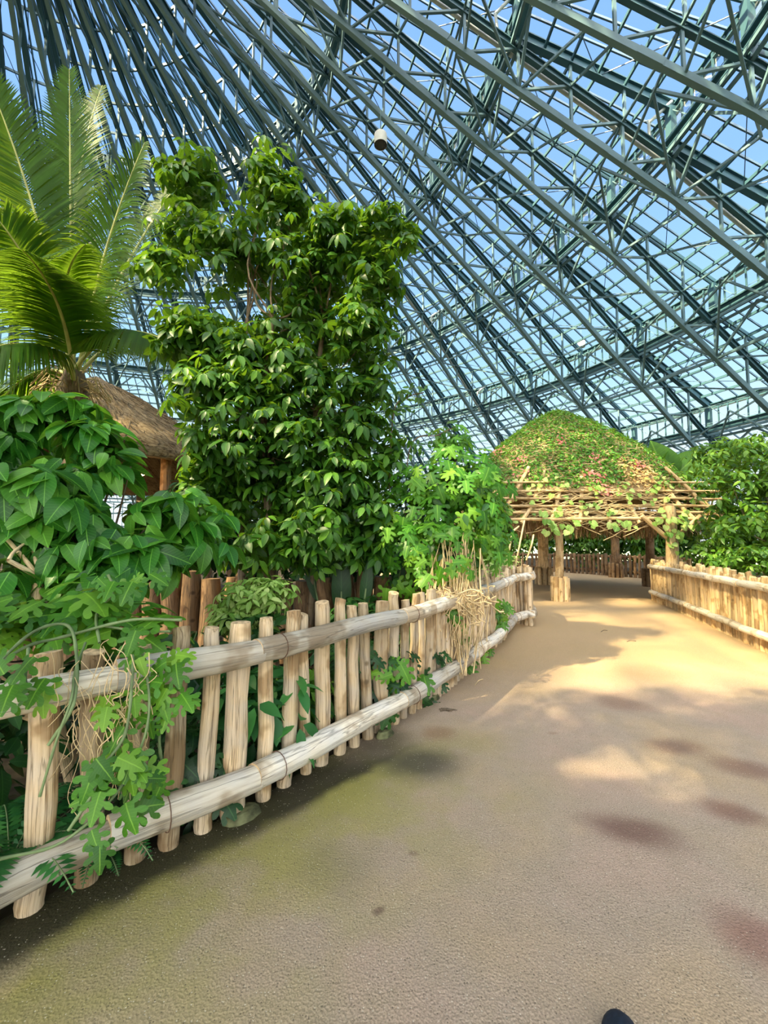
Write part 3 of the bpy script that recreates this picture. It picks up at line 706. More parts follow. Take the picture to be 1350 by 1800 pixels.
while cuts[-1] < LC[-1] - 1.0: cuts.append(cuts[-1] + 0.8)
rails(fenceL, LP, 1, (0.895, 0.215), (0.070, 0.072), cuts, WOOD_RAIL, 0.105)
shift(fenceL)
bpy.data.objects.remove(holder)

RP = spline(RIGHT, 8); RP[:, 2] = 0; RC = curve_len(RP)
fenceR = tag(empty('log_fence', tuple(RP[20])), 'sunlit picket fence of closely set round logs on the right side of the path', 'fence')
s = 2.0
while s < RC[-1]:
    p = sample(RP, s); put_post(fenceR, p[0], p[1], -0.02, rgp.uniform(0.99, 1.10), rgp.uniform(0.040, 0.056), POSTS_R); s += rgp.uniform(0.105, 0.13)
cR = [1.5]
while cR[-1] < RC[-1] - 1.0: cR.append(cR[-1] + 1.25)
cR.append(RC[-1] - .05)
rails(fenceR, RP, -1, (0.90, 0.24), (0.058, 0.058), cR, WOOD_RAIL, 0.10); shift(fenceR)

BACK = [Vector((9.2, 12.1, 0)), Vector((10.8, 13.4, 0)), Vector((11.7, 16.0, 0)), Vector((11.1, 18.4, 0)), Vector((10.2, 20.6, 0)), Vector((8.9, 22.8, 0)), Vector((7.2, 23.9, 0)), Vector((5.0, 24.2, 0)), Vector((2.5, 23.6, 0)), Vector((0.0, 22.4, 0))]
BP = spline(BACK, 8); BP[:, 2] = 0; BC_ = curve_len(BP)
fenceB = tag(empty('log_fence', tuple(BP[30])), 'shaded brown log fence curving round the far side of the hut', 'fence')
s = 0.1
while s < BC_[-1]:
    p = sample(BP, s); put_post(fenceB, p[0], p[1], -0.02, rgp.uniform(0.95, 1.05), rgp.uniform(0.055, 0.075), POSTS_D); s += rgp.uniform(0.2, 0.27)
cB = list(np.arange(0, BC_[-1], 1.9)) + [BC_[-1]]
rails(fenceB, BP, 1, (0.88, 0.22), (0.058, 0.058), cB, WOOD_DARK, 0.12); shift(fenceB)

# mossy stone pieces wedged under the near fence
for (px, py, w, lab) in ((424, 1434, .09, 'mossy flat stone under the thick post of the near log fence'), (676, 1290, .07, 'grey flat stone under the log fence beside the dark wet patch'), (762, 1226, .06, 'small flat stone under the log fence below the hanging roots')):
    g_ = gnd(px, py + 4); mb = MB()
    tube(mb, [(0, 0, -0.02), (0, 0, 0.02), (0, 0, 0.045)], [w, w * .95, w * .7], 9, 0, True, 0.25)
    o = mb.build('flat_stone', MOSSY, loc=g_); o.scale = (1.3, .75, 1); o.rotation_euler = (0, 0, 0.8); tag(o, lab, 'stone')

# ================================================================== HUT with creeper roof
HX, HY = 5.8, 14.2
hut = tag(empty('pavilion', (HX, HY, 0)), 'round topped open log pavilion with creeper covered trellis roof at the end of the path', 'hut')
def hut_post(px, base_py, r, H, nm='post', collar=True, mat=WOOD_HUT, X=None, Y=None, ch=0.62):
    g_ = gnd(px, base_py) if X is None else Vector((X, Y, 0)); x, y = g_.x - HX, g_.y - HY
    mb = MB(); tube(mb, [(x, y, 0), (x, y, H * .3), (x + .02, y, H * .6), (x, y, H)], [r * 1.05, r, r * .95, r * .9], 16, 0, True, 0.06, H, 1)
    o = mb.build(nm, [mat, CUT], hut)
    if collar:
        for k in range(9):
            t = 2 * PI * k / 9 + .3; mb = MB(); rr = r + 0.075
            tube(mb, [(x + rr * math.cos(t), y + rr * math.sin(t), z) for z in (0, ch * .5, ch * (1 + .04 * math.sin(k * 3)))], [.068, .068, .062], 10, 0, True, 0.06, ch, 1)
            mb.build('collar_log', [mat, CUT], o)
    return o, Vector((x, y, 0))
hp = []
hp.append(hut_post(985, 1056, 0.105, 2.35))
hp.append(hut_post(956, 1027, 0.19, 2.9))
hp.append(hut_post(0, 0, 0.15, 2.45, X=7.35, Y=10.95, ch=.75))
hp.append(hut_post(1083, 1015, 0.17, 2.6, mat=WOOD_DARK))
hp.append(hut_post(0, 0, 0.16, 2.5, X=7.9, Y=21.3, mat=WOOD_DARK))
hp.append(hut_post(0, 0, 0.14, 2.6, X=9.3, Y=15.0, mat=WOOD_DARK))
for (ox, oy, sx) in ((7.35 - HX, 10.95 - HY, 1), (7.35 - HX, 10.95 - HY, -1)):
    mb = MB(); tube(mb, [(ox, oy, 1.55), (ox + sx * .75, oy - .05, 2.2)], 0.055, 10, 0, True, 0.05, 1.0, 1); mb.build('brace', [WOOD_HUT, CUT], hut)
EX, EY0, EY1, EZ, PZ = 2.95, -3.3, 3.3, 2.12, 5.95
def roof_r(z):      # horizontal half width of the roof at height z (bell shaped)
    t = max(0.0, min(1.0, (z - EZ) / (PZ - EZ)))
    return 3.15 * (1 - t ** 2.05) ** 0.92 if t < 1 else 0.0
def roof_pt(th, z, k=1.0):
    r = roof_r(z) * k; c, s = math.cos(th), math.sin(th); t = (z - EZ) / (PZ - EZ)
    n_ = 4.5 * (1 - t) + 2.2 * t
    q = (abs(c) ** n_ + abs(s) ** n_) ** (-1 / n_)
    return (r * q * c, r * q * s, z)
mb = MB(); zs = np.linspace(2.85, PZ - .02, 16); ths = np.linspace(0, 2 * PI, 48, endpoint=False)
V = [roof_pt(t, z) for z in zs for t in ths]; Vi = [roof_pt(t, z - .12, .95) for z in zs for t in ths]
F = [[i * 48 + j, i * 48 + (j + 1) % 48, (i + 1) * 48 + (j + 1) % 48, (i + 1) * 48 + j] for i in range(15) for j in range(48)]
mb.add(V, np.array(F)); mb.add(Vi, np.array([f[::-1] for f in F]))
mb.build('roof_mat', THATCH, hut)
# eave poles, higher purlins and slanting rafters of the trellis
for lv, z in enumerate((2.12, 2.30, 2.48, 2.66, 2.86, 3.1)):
    r = roof_r(z) if lv else 3.25
    for sd in range(4):
        a_ = sd * PI / 2; c, s_ = math.cos(a_), math.sin(a_); ext = [.45, -.1, .2, 0.05, -.1, 0][lv]
        pts = [(x * c - y * s_, x * s_ + y * c, z + rgp.uniform(-.02, .02)) for x, y in ((-r - .1, -r), (-r / 2, -r), (0, -r), (r / 2, -r), (r + ext, -r + .05))]
        mb = MB(); tube(mb, pts, 0.038 - lv * .002, 8, 0, True, 0.08, 5, 1); mb.build('trellis_pole', [WOOD_HUT, CUT], hut)
for sd in range(4):
    a_ = sd * PI / 2; c, s_ = math.cos(a_), math.sin(a_)
    for q in np.linspace(-2.9, 2.9, 9):
        x1 = q * 0.30
        pts = []
        for z in (2.05, 2.5, 3.0, 3.6):
            f = (z - 2.05) / 3.0; r = roof_r(max(z, 2.13)) - .05; x = q + (x1 - q) * f; pts.append((x * c + r * s_, x * s_ - r * c, z - .03))
        pts[0] = (pts[0][0] * 1.05, pts[0][1] * 1.05, 2.02)
        mb = MB(); tube(mb, pts, 0.05, 9, 0, True, 0.07, 2, 1); mb.build('rafter', [WOOD_HUT, CUT], hut)
# beams under the roof joining the posts
for (a_, b_) in (((-1.25, -2.9), (2.0, -3.1)), ((2.0, -3.1), (3.4, .8)), ((3.4, .8), (2.2, 3.0)), ((-1.25, -2.9), (-2.3, 2.5)), ((-2.3, 2.5), (2.2, 3.0))):
    mb = MB(); tube(mb, [(a_[0], a_[1], 2.2), ((a_[0] + b_[0]) / 2, (a_[1] + b_[1]) / 2, 2.26), (b_[0], b_[1], 2.2)], 0.07, 10, 0, True, 0.05, 4, 1); mb.build('beam', [WOOD_DARK, CUT], hut)

# creeper on the roof: leaves, dry stems, hanging roots, pink flowers
def roof_scatter(n, z0, z1, bias=1.0, front=False):
    P = []; N_ = []
    while len(P) < n:
        z = z0 + (z1 - z0) * random.random() ** bias
        if random.random() > (roof_r(z) / 3.2) ** 0.8 + .05: continue
        th = random.uniform(0, 2 * PI) if not front else random.uniform(PI, 2 * PI)
        p = np.array(roof_pt(th, z)); q = np.array(roof_pt(th, min(PZ - .01, z + .05))); e = np.array(roof_pt(th + .03, z)) - p
        nn = np.cross(e, q - p); nn /= np.linalg.norm(nn) + 1e-9
        if np.dot(nn[:2], p[:2]) < 0: nn = -nn
        P.append(p + nn * random.uniform(0.0, .10)); N_.append(nn)
    return np.array(P), np.array(N_)
crp = tag(empty('roof_creeper', (HX, HY, 2.6)), 'green creeper with dry tan stems and pink blossoms covering the pavilion roof', 'climbing plant')
mb = MB()
P, N_ = roof_scatter(30000, 3.0, PZ, .9)
# patchy: thin out by noise and lower down
kp = np.array([noise.noise(Vector(p) * .9) + 0.7 * (p[2] - 2.75) / 1.0 + random.uniform(-.25, .25) > .10 for p in P]); Pa, Na = P[kp], N_[kp]
sprays(mb, Pa, Na, 0.105, T_LEAFS, 0, (0, 0, 0), 1, .5, 0)
mb.build('foliage', LEAF_ROOF, crp, loc=(0, 0, -2.6))
mb = MB(); kp2 = ~kp; Pb, Nb = P[kp2][:3500], N_[kp2][:3500]
sprays(mb, Pb, Nb, 0.10, T_LEAFS, 0, (0, 0, 0), 1, .6, 0); mb.build('withered_leaves', LEAF_DRY, crp, loc=(0, 0, -2.6))
mb = MB()
P, N_ = roof_scatter(1500, 2.12, 4.4, 1.9)
for p, nn in zip(P, N_):
    tdir = unit(np.cross(nn, (0, 0, 1)) * random.choice((-1, 1)) + np.array([0, 0, random.uniform(-.5, .3)])); Ln = random.uniform(.4, 1.3); pts = []
    q = p.copy()
    for j in range(5):
        pts.append(q + nn * random.uniform(.0, .07)); q = q + tdir * Ln / 4 + np.array([0, 0, random.uniform(-.06, .04)])
        rr = np.linalg.norm(q[:2]); th = math.atan2(q[1], q[0]); w_ = np.array(roof_pt(th, max(2.13, q[2]))); q = np.array([w_[0], w_[1], q[2]])
    tube(mb, pts, random.uniform(.004, .011), 4)
mb.build('dry_stems', STEM_TAN, crp, loc=(0, 0, -2.6))
mb = MB()
for k in range(2200):      # curtain of fine roots below the eaves
    th = random.uniform(0, 2 * PI); rr_ = random.uniform(.55, 1.0); p = np.array(roof_pt(th, 2.15, rr_)); ln = random.uniform(.12, .55)
    tube(mb, [p + (0, 0, .12), p + (random.uniform(-.03, .03), random.uniform(-.03, .03), -ln * .5), p + (random.uniform(-.04, .04), 0, -ln)], .008, 3)
mb.build('root_curtain', ROOT_BROWN, crp, loc=(0, 0, -2.6))
mb = MB()
P, N_ = roof_scatter(420, 2.15, 3.3, 1.0); sprays(mb, P + N_ * .06, N_, 0.15, T_HEART, 0, (0, -1, 0), 1, .8, .4)
Pe = np.array([at(px, py, 10.75) - Vector((HX, HY, 0)) for px, py in ((957, 902), (972, 918), (980, 925), (1002, 925), (1013, 920), (1040, 925), (968, 930), (898, 905), (1085, 915), (1100, 920), (1150, 915), (1180, 930), (1190, 912), (1205, 922), (1195, 945), (1185, 960), (1200, 905), (1170, 908), (1190, 935), (1210, 900)) for _ in range(4)])
Pe = Pe + RNG.normal(size=Pe.shape) * .07; sprays(mb, Pe, np.tile((0, -1.0, 0), (len(Pe), 1)), 0.17, T_HEART, 0, (0, -1, 0), 1, .9, .4)
mb.build('heart_leaves', LEAF_BRIGHT, crp, loc=(0, 0, -2.6))
for (px, py) in ((917, 834), (1033, 832), (1050, 838), (1060, 862), (915, 812), (880, 795), (1047, 806), (985, 775), (1120, 815)):
    d_ = ray(px, py); o_ = np.array((0, 0, EYE)); hit = None      # where the sight line meets the roof
    for kk in np.arange(9, 17, .02):
        q = np.array((d_.x, d_.y, d_.z)) * kk + o_; l_ = q - np.array((HX, HY, 0))
        if EZ < l_[2] < PZ and np.linalg.norm(l_[:2]) < np.linalg.norm(np.array(roof_pt(math.atan2(l_[1], l_[0]), l_[2]))[:2]) + .1: hit = l_; break
    if hit is None: continue
    mb = MB(); pp = hit + RNG.normal(size=(30, 3)) * .09; sprays(mb, pp, np.tile((0, -1.0, .3), (30, 1)), .095, T_TINY, 0, (0, -1, 0), 1, .2, .5)
    o = mb.build('blossom', PETAL, crp, loc=(0, 0, -2.6))

# thatched hut behind the trees on the left
tx, ty_ = -7.6, 11.0
th_ = tag(empty('thatched_hut', (tx, ty_, 0)), 'dim thatched hut with a sloping straw roof behind the left trees', 'hut')
mb = MB(); segs = 28
prof = [(0.02, 5.9), (1.0, 5.35), (2.6, 4.3), (4.2, 3.45), (4.25, 3.2), (4.1, 3.18), (2.5, 4.0), (.02, 5.4)]
V = [(r * math.cos(t), r * math.sin(t), z) for r, z in prof for t in np.linspace(0, 2 * PI, segs, endpoint=False)]
F = [[i * segs + j, i * segs + (j + 1) % segs, (i + 1) * segs + (j + 1) % segs, (i + 1) * segs + j] for i in range(len(prof) - 1) for j in range(segs)]
UVs = [(j / segs * 3, i * .6) for i in range(len(prof)) for j in range(segs)]
mb.add(V, np.array(F)[:, ::-1], 0, UVs)
for k in range(1400):
    t = random.uniform(0, 2 * PI); f = random.random(); r = .6 + 3.6 * f; z = np.interp(r, [0, 1, 2.6, 4.2], [5.9, 5.35, 4.3, 3.45]) + .02
    tube(mb, [(r * math.cos(t), r * math.sin(t), z + .02), ((r + .45) * math.cos(t), (r + .45) * math.sin(t), z - .23 + random.uniform(-.03, .04))], .012, 3)
mb.build('thatch_roof', THATCH, th_)
for k in range(8):
    t = 2 * PI * k / 8 + .2; mb = MB(); tube(mb, [(3.5 * math.cos(t), 3.5 * math.sin(t), z) for z in (-.02, 1.6, 3.5)], .11, 10, 0, True, .06, 3); mb.build('post', WOOD_DARK, th_)
for k in range(16):
    t = 2 * PI * k / 16; mb = MB(); tube(mb, [(.2 * math.cos(t), .2 * math.sin(t), 5.35), (4.0 * math.cos(t), 4.0 * math.sin(t), 3.2)], .05, 7, 0, True, .05, 3); mb.build('rafter', WOOD_DARK, th_)
for n_, (px, py, lab) in enumerate(((251, 832, 'glowing warm bulb hanging under the thatched roof, right one'), (162, 820, 'glowing warm bulb under the thatched roof half hidden by the broad leaves'))):
    p = at(px, py, 8.6); b = tag(empty('light_bulb', p), lab, 'lamp')
    mb = MB(); V = []; 
    pr = [(0.005, -.05), (.028, -.035), (.036, 0), (.024, .035), (.014, .05)]
    tube(mb, [(0, 0, z) for _, z in pr], [r for r, _ in pr], 12, 0, True); mb.build('glass_bulb', BULB, b)
    mb = MB(); tube(mb, [(0, 0, .045), (0, 0, .09)], .018, 10, 0, True); tube(mb, [(0, 0, .09), (0, 0, 3.35 - p.z + .45)], .006, 5); mb.build('socket_cord', BLACK, b)
    ld = bpy.data.lights.new('bulb_light', 'POINT'); ld.energy = 4; ld.color = (1, .6, .25); ld.shadow_soft_size = .04
    lo = bpy.data.objects.new('bulb_light', ld); COL.objects.link(lo); lo.parent = b; lo.location = (0, 0, -.1)

# palisade of thick logs behind the near planting
pal = tag(empty('palisade', (-2.0, 6.2, 0)), 'palisade of thick upright brown logs behind the bushes on the left', 'fence')
LOGS = []
for k in range(5):
    mb = MB(); rg_ = np.random.default_rng(k); tube(mb, [(0.01 * rg_.normal(), 0.01 * rg_.normal(), z) for z in (0, .3, .7, 1.0, 1.3)], [.12, .115, .11, .112, .10], 14, 0, True, .12, 1.3, 1); LOGS.append(mb.mesh('log', [LOGWOOD, LOGWOOD]))
LOGS2 = WOOD_DARK
x = -7.5; k = 0
while x < 1.2:
    y = 5.6 + 0.09 * (x + 2) ** 2 * .3 + rgp.uniform(-.03, .03); r = rgp.uniform(.85, 1.25)
    o = bpy.data.objects.new('log', LOGS[k % 5]); COL.objects.link(o); o.parent = pal; o.location = (x + 2.0, y - 6.2, -.02); o.scale = (r, r, rgp.uniform(.78, .95)); o.rotation_euler = (0, 0, rgp.uniform(0, 6))
    x += .115 * r * 2; k += 1

# hanging circulation fans and small sensor boxes under the roof
def fan(px, py, Y, R_, lab, top):
    p = at(px, py, Y); f = tag(empty('circulation_fan', p), lab, 'fan')
    mb = MB(); h = R_ * .85
    tube(mb, [(0, 0, -h), (0, 0, -h * .98), (0, 0, h * .75), (0, 0, h)], [R_, R_, R_, R_ * .96], 28); mb.build('housing', WHITE, f)
    mb = MB(); tube(mb, [(0, 0, h), (0, 0, -h * .9)], [R_ * .9, R_ * .94], 28, 0, True); mb.build('duct', BLACK, f)
    mb = MB(); tube(mb, [(0, 0, -h * .1), (0, 0, h * .4)], R_ * .28, 16, 0, True); mb.build('motor', BLACK, f)
    mb = MB()
    for k in range(12):
        t = 2 * PI * k / 12; beam(mb, (0, 0, -h * .96), (R_ * .93 * math.cos(t), R_ * .93 * math.sin(t), -h * .96), .012 * R_ / .3, .012)
    for rr in (.3, .5, .7, .9): tube(mb, [(rr * R_ * math.cos(t), rr * R_ * math.sin(t), -h * .95) for t in np.linspace(0, 2 * PI, 29)], .009 * R_ / .3, 4)
    mb.build('grille', BLACK, f)
    for k in range(5):
        t = 2 * PI * k / 5; c, s = math.cos(t), math.sin(t); mb = MB()
        V = [(R_ * .2 * c, R_ * .2 * s, 0), (R_ * .88 * c, R_ * .88 * s, 0), (R_ * .85 * math.cos(t + .75), R_ * .85 * math.sin(t + .75), -.12 * R_ * 2), (R_ * .25 * math.cos(t + .9), R_ * .25 * math.sin(t + .9), -.1 * R_)]
        mb.add(V + [(a_, b_, c_ + .01) for a_, b_, c_ in V], BOXF); mb.build('blade', BLACK, f)
    mb = MB(); tube(mb, [(0, 0, h), (0, 0, top)], .02, 5)
    for t in (0, 2.1, 4.2): tube(mb, [(R_ * .95 * math.cos(t), R_ * .95 * math.sin(t), h * .95), (0, 0, h + R_)], .01, 4)
    mb.build('hanger', STEEL, f)
fan(669, 246, 16.0, .26, 'white cylindrical circulation fan with black grille hanging high above the trees', 1.3)
fan(1022, 605, 33.0, .28, 'tiny distant white fan hanging under the glass roof above the pavilion', 1.6)

# shoe of the photographer at the lower edge
tip_ = gnd(1078, 1784, .05)
sh = tag(empty('shoe', (tip_.x, tip_.y - .105, 0)), 'dark navy rounded shoe toe at the bottom edge of the path', 'shoe')
sh.rotation_euler = (0, 0, -.05)
mb = MB(); segs = 20; rows = [(-.2, .036, .10), (-.14, .042, .115), (-.06, .044, .10), (0.0, .050, .075), (.05, .057, .068), (.085, .054, .062), (.104, .042, .052), (.112, .024, .04), (.114, .006, .03)]
V = [(w * math.cos(t), y, .018 + max(0, math.sin(t)) * h + min(0, math.sin(t)) * .012) for y, w, h in rows for t in np.linspace(0, 2 * PI, segs, endpoint=False)]
F = [[i * segs + j, (i + 1) * segs + j, (i + 1) * segs + (j + 1) % segs, i * segs + (j + 1) % segs] for i in range(len(rows) - 1) for j in range(segs)]
mb.add(V, np.array(F)[:, ::-1]); mb.build('upper', NAVY, sh)
mb = MB(); V = [(w * 1.1 * math.cos(t), y * 1.04, z) for z in (0.0, .022) for y, w, h in [(0, 0, 0)] for t in [0]]
out = [(-.06, -.21), (-.045, -.06), (-.059, .04), (-.055, .09), (-.03, .117), (.03, .117), (.055, .09), (.059, .04), (.045, -.06), (.05, -.21)]
n_ = len(out); V = [(x, y, 0) for x, y in out] + [(x, y, .022) for x, y in out]
mb.add(V, np.array([[i, (i + 1) % n_, (i + 1) % n_ + n_, i + n_] for i in range(n_)])); mb.add(V, np.array([list(range(n_, 2 * n_))])); mb.build('sole', BLACK, sh)
for k in range(3):
    mb = MB(); tube(mb, [(-.02, -.02 - k * .025, .10 + k * .008), (0, -.018 - k * .025, .106 + k * .01), (.02, -.02 - k * .025, .10 + k * .008)], .004, 6); mb.build('lace', NAVY, sh)

# fallen twigs and bits on the path
tw = MB(); g_ = gnd(788, 1249)
for k in range(9):
    a_ = RNG.uniform(-.5, .5); c = np.array((g_.x + RNG.normal() * .03, g_.y + RNG.normal() * .02, .008)); d_ = np.array((math.cos(a_), math.sin(a_), 0)) * RNG.uniform(.03, .07)
    tube(tw, [c - d_, c + (0, 0, .008), c + d_], .004, 5)
tag(tw.build('dry_twigs', BARK), 'little heap of dry brown twigs on the path by the fence', 'twigs', kind='stuff')

# ================================================================== PLANTS
def plant(name, loc, label, cat, group=None):
    return tag(empty(name, loc), label, cat, group)
def part(mb, name, mat, root, smooth=True):
    o = mb.build(name, mat, root, smooth); o.matrix_parent_inverse = Matrix.Translation(root.location).inverted(); return o

# ---- tall umbrella-leaf tree in the middle left
ut = plant('umbrella_tree', (-1.45, 5.3, 0), 'tall leafy tree with whorled drooping leaflets rising above the near log fence', 'tree')
UL = [L(345, 318, 5.6, 50, 48), L(300, 300, 5.8, 28, 26), L(480, 318, 5.4, 46, 50), L(500, 372, 5.4, 60, 34), L(330, 400, 5.5, 66, 36), L(285, 470, 5.2, 44, 34), L(440, 450, 5.5, 86, 46), L(590, 400, 5.3, 62, 44), L(660, 400, 5.2, 56, 36),
      L(712, 412, 5.1, 26, 28), L(560, 480, 5.5, 90, 56), L(660, 500, 5.2, 44, 60), L(640, 590, 5.2, 56, 56), L(530, 580, 5.6, 80, 50), L(350, 570, 5.0, 56, 32), L(310, 600, 5.0, 34, 28), L(400, 620, 5.2, 76, 54), L(500, 650, 5.3, 96, 50),
      L(420, 700, 4.9, 90, 60), L(345, 690, 5.0, 44, 50), L(560, 720, 5.3, 90, 56), L(640, 680, 5.4, 54, 40), L(640, 780, 5.3, 56, 50), L(480, 790, 5.0, 100, 60), L(400, 800, 5.1, 60, 50), L(345, 800, 4.9, 44, 50), L(560, 850, 5.1, 100, 60),
      L(640, 880, 5.2, 56, 60), L(440, 880, 5.4, 80, 50), L(550, 930, 4.9, 90, 40), L(470, 960, 4.9, 80, 36), L(600, 960, 5.0, 70, 36), L(350, 890, 5.0, 48, 46), L(690, 800, 5.4, 24, 30)]
mb = MB()
P, U = lobe_points(UL, 2500, 0.35, 1.0, 0.25, .28); whorls(mb, P, U, 7, 0.155, -0.42, T_LEAFLET, 0.22)
part(mb, 'foliage', LEAF_TREE, ut)
mb = MB()
trunks = [((-1.75, 5.4), (425, 5.5)), ((-1.55, 5.8), (490, 5.6)), ((-1.3, 5.2), (470, 5.2)), ((-1.0, 5.6), (560, 5.5))]
for (x0, y0), (px, Y) in trunks:
    top = at(px + 10, 560, Y); b0 = Vector((x0, y0, -.05)); m1 = at(px, 860, Y); m2 = at(px - 5, 700, Y)
    pts = spline([b0, m1, m2, top], 6); tube(mb, pts, np.linspace(.062, .026, len(pts)), 9, 0, False, .08, 3)
    near_l = sorted(UL, key=lambda l: abs(l[0].x - top.x) + (0 if l[0].z > 2.2 else 9))[:11]
    for c, r in near_l:
        k_ = min(len(pts) - 1, max(3, int(len(pts) * min(1, max(.15, (c.z - .9) / (top.z))))));  branches(mb, pts[k_], [Vector(c) + Vector((0, 0, -.1))], .016, .005, sag=.3)
part(mb, 'trunk', BARK, ut)

# ---- broad-leaved bush at the far left
bb = plant('broad_leaved_bush', (-2.2, 2.9, 0), 'bush with big glossy drooping leaves and a sunlit-toned forked stem at the left edge', 'bush')
BL = [L(40, 730, 3.3, 60, 40), L(110, 720, 3.4, 60, 36), L(30, 790, 3.2, 46, 40), L(190, 775, 3.4, 62, 42), L(230, 820, 3.3, 44, 40), L(60, 860, 2.9, 76, 50), L(140, 840, 3.2, 70, 40), L(120, 930, 3.0, 90, 50), L(20, 930, 2.9, 50, 50),
      L(200, 980, 2.9, 70, 40), L(150, 1000, 2.9, 60, 30), L(280, 900, 3.3, 60, 40), L(330, 950, 3.5, 52, 36), L(270, 970, 3.2, 50, 40), L(25, 1030, 2.7, 36, 34), L(230, 740, 3.6, 30, 30), L(-60, 800, 3.0, 70, 80), L(-60, 960, 2.9, 60, 60), L(360, 910, 3.7, 40, 34)]
mb = MB(); P, U = lobe_points(BL, 270, 0.45, 1.05, 0.25)
whorls(mb, P, U, 6, 0.235, -0.55, T_BROAD, 0.16, jit=.28)
P, U = lobe_points(BL, 110, 0.6, 1.0, 0.2); sprays(mb, P, U, .2, T_BROAD)
part(mb, 'foliage', LEAF_BIG, bb)
mb = MB(); fk = at(72, 1010, 2.75)
tube(mb, spline([Vector((-1.95, 2.8, -.05)), at(66, 1100, 2.72), fk], 6), np.linspace(.036, .030, 13), 10, 0, False, .05, 1)
for (px, py, Y, r) in ((10, 945, 2.7, .012), (15, 985, 2.6, .013), (50, 940, 2.8, .010), (86, 945, 2.85, .014), (98, 1000, 2.75, .011)):
    e = at(px, py, Y); tube(mb, spline([fk - Vector((0, 0, .03)), fk.lerp(e, .5) + Vector((0, 0, -.01)), e], 5), np.linspace(r * 1.3, r, 11), 8)
    tube(mb, spline([e, e + (e - fk) * .25 + Vector((0, .1, .03)), e + (e - fk) * .5 + Vector((0, .3, .10))], 4), np.linspace(r, .006, 9), 6)
part(mb, 'forked_stem', BARK_SUNLIT, bb)
mb = MB()
for c, r in BL: branches(mb, (-2.3, 3.1, .9), [c], .014, .005)
part(mb, 'branches', BARK, bb)

# ---- coconut palm
def frond(root, base, ctrl, tip, up, leaf=0.85, n=100, droop=.5, spread=1.0, taper=1.0, w=.036):
    """curved rachis with two rows of narrow leaflets"""
    base, ctrl, tip = (np.array(tuple(v)) for v in (base, ctrl, tip)); t = np.linspace(0, 1, 24)[:, None]
    pts = (1 - t) ** 2 * base + 2 * t * (1 - t) * ctrl + t ** 2 * tip
    mb = MB(); 
    o = empty('frond', parent=root)
    ts = np.linspace(.2, .99, n); idx = ts * 23; i0 = np.clip(idx.astype(int), 0, 22); fr = (idx - i0)[:, None]
    P = pts[i0] * (1 - fr) + pts[i0 + 1] * fr; T = unit(pts[i0 + 1] - pts[i0]); up = np.asarray(tuple(up), float)
    S_ = unit(np.cross(T, up)); Un = np.cross(S_, T)
    ln = leaf * np.sin(PI * np.clip(.18 + .80 * ts, 0, 1)) ** .7
    for sg in (-1, 1):
        jit = RNG.normal(size=n) * .05
        D0 = unit(S_ * sg * spread + T * (.45 + .5 * ts[:, None]) + Un * (.18 + jit[:, None]))
        rows = 5; V = []; 
        wv = np.array([.55, 1, .9, .6, .05]) * w * .5
        Wd = unit(np.cross(D0, Un)) 
        for r_ in range(rows):
            q = r_ / (rows - 1); C = P + D0 * (ln * q)[:, None] + np.array([0, 0, -1.0]) * (droop * ln * q * q * (0.8 + 2 * np.abs(jit)))[:, None]
            V.append(C - Wd * wv[r_]); V.append(C + Wd * wv[r_] + Un * .004)
        V = np.stack(V, 1)      # n, 2*rows, 3
        F = np.array([[2 * r_, 2 * r_ + 1, 2 * r_ + 3, 2 * r_ + 2] for r_ in range(rows - 1)])
        FF = (F[None] + (np.arange(n) * 2 * rows)[:, None, None]).reshape(-1, 4); mb.add(V.reshape(-1, 3), FF)
    a_ = mb.build('leaflets', LEAF_PALM, o); mb2 = MB(); tube(mb2, pts, np.linspace(.038, .006, 24), 7); b_ = mb2.build('rachis', mat_rachis, o)
    for q in (a_, b_): q.matrix_parent_inverse = Matrix.Translation(root.location).inverted()
    return o
mat_rachis = mat_plain('frond_rib', (0.42, 0.42, 0.13), 0.5, 0.4, 0.2, 4)
palm = plant('coconut_palm', (-5.0, 6.9, 0), 'coconut palm with long feathery sunlit fronds rising behind the left bushes', 'palm')
cr_ = at(130, 665, 7.0)
FR = [((124, 400, 6.9), (122, 120, 6.6), (0, -1, .15), .95, .15, 1.0), ((75, 360, 6.6), (-30, 120, 5.9), (.35, -1, .2), 1.0, .2, 1.0), ((175, 430, 6.6), (255, 250, 5.9), (-.1, -1, .35), 1.15, .55, .9),
      ((215, 520, 6.6), (345, 640, 6.0), (0, -.3, 1), .85, .9, .8), ((60, 430, 6.4), (-60, 330, 5.5), (0, -.8, .6), 1.0, .5, 1.0), ((60, 560, 6.2), (-80, 640, 5.3), (0, -.3, 1), 1.0, .9, 1.0), ((120, 520, 6.0), (40, 440, 4.9), (.2, -.5, .8), 1.0, .6, 1.0),
      ((220, 440, 7.6), (330, 300, 8.6), (-.2, -1, .4), .8, .3, 1.0), ((60, 620, 7.3), (-10, 720, 7.3), (0, -.3, 1), .8, 1.0, .7), ((110, 330, 7.6), (180, 150, 8.2), (0, -1, .2), .9, .2, 1.0), ((30, 420, 7.6), (-110, 300, 8.0), (0, -1, .4), .9, .3, 1.0),
      ((200, 560, 7.4), (310, 600, 8.0), (0, -.3, 1), .8, .9, .8), ((90, 480, 6.3), (150, 430, 5.3), (0, -.5, .8), .9, .6, .9)]
for (c, e, up, lf_, dr, sp) in FR: frond(palm, cr_ + Vector((random.uniform(-.08, .08), random.uniform(-.1, .05), random.uniform(-.2, .1))), at(*c), at(*e), up, lf_ * .98, 100, dr, sp)
mb = MB(); pts = spline([Vector((-5.0, 6.9, -.05)), Vector((-5.15, 6.95, 1.8)), cr_ - Vector((0, 0, .1))], 8); tube(mb, pts, np.linspace(.16, .11, len(pts)), 12, 0, False, .08, 6)
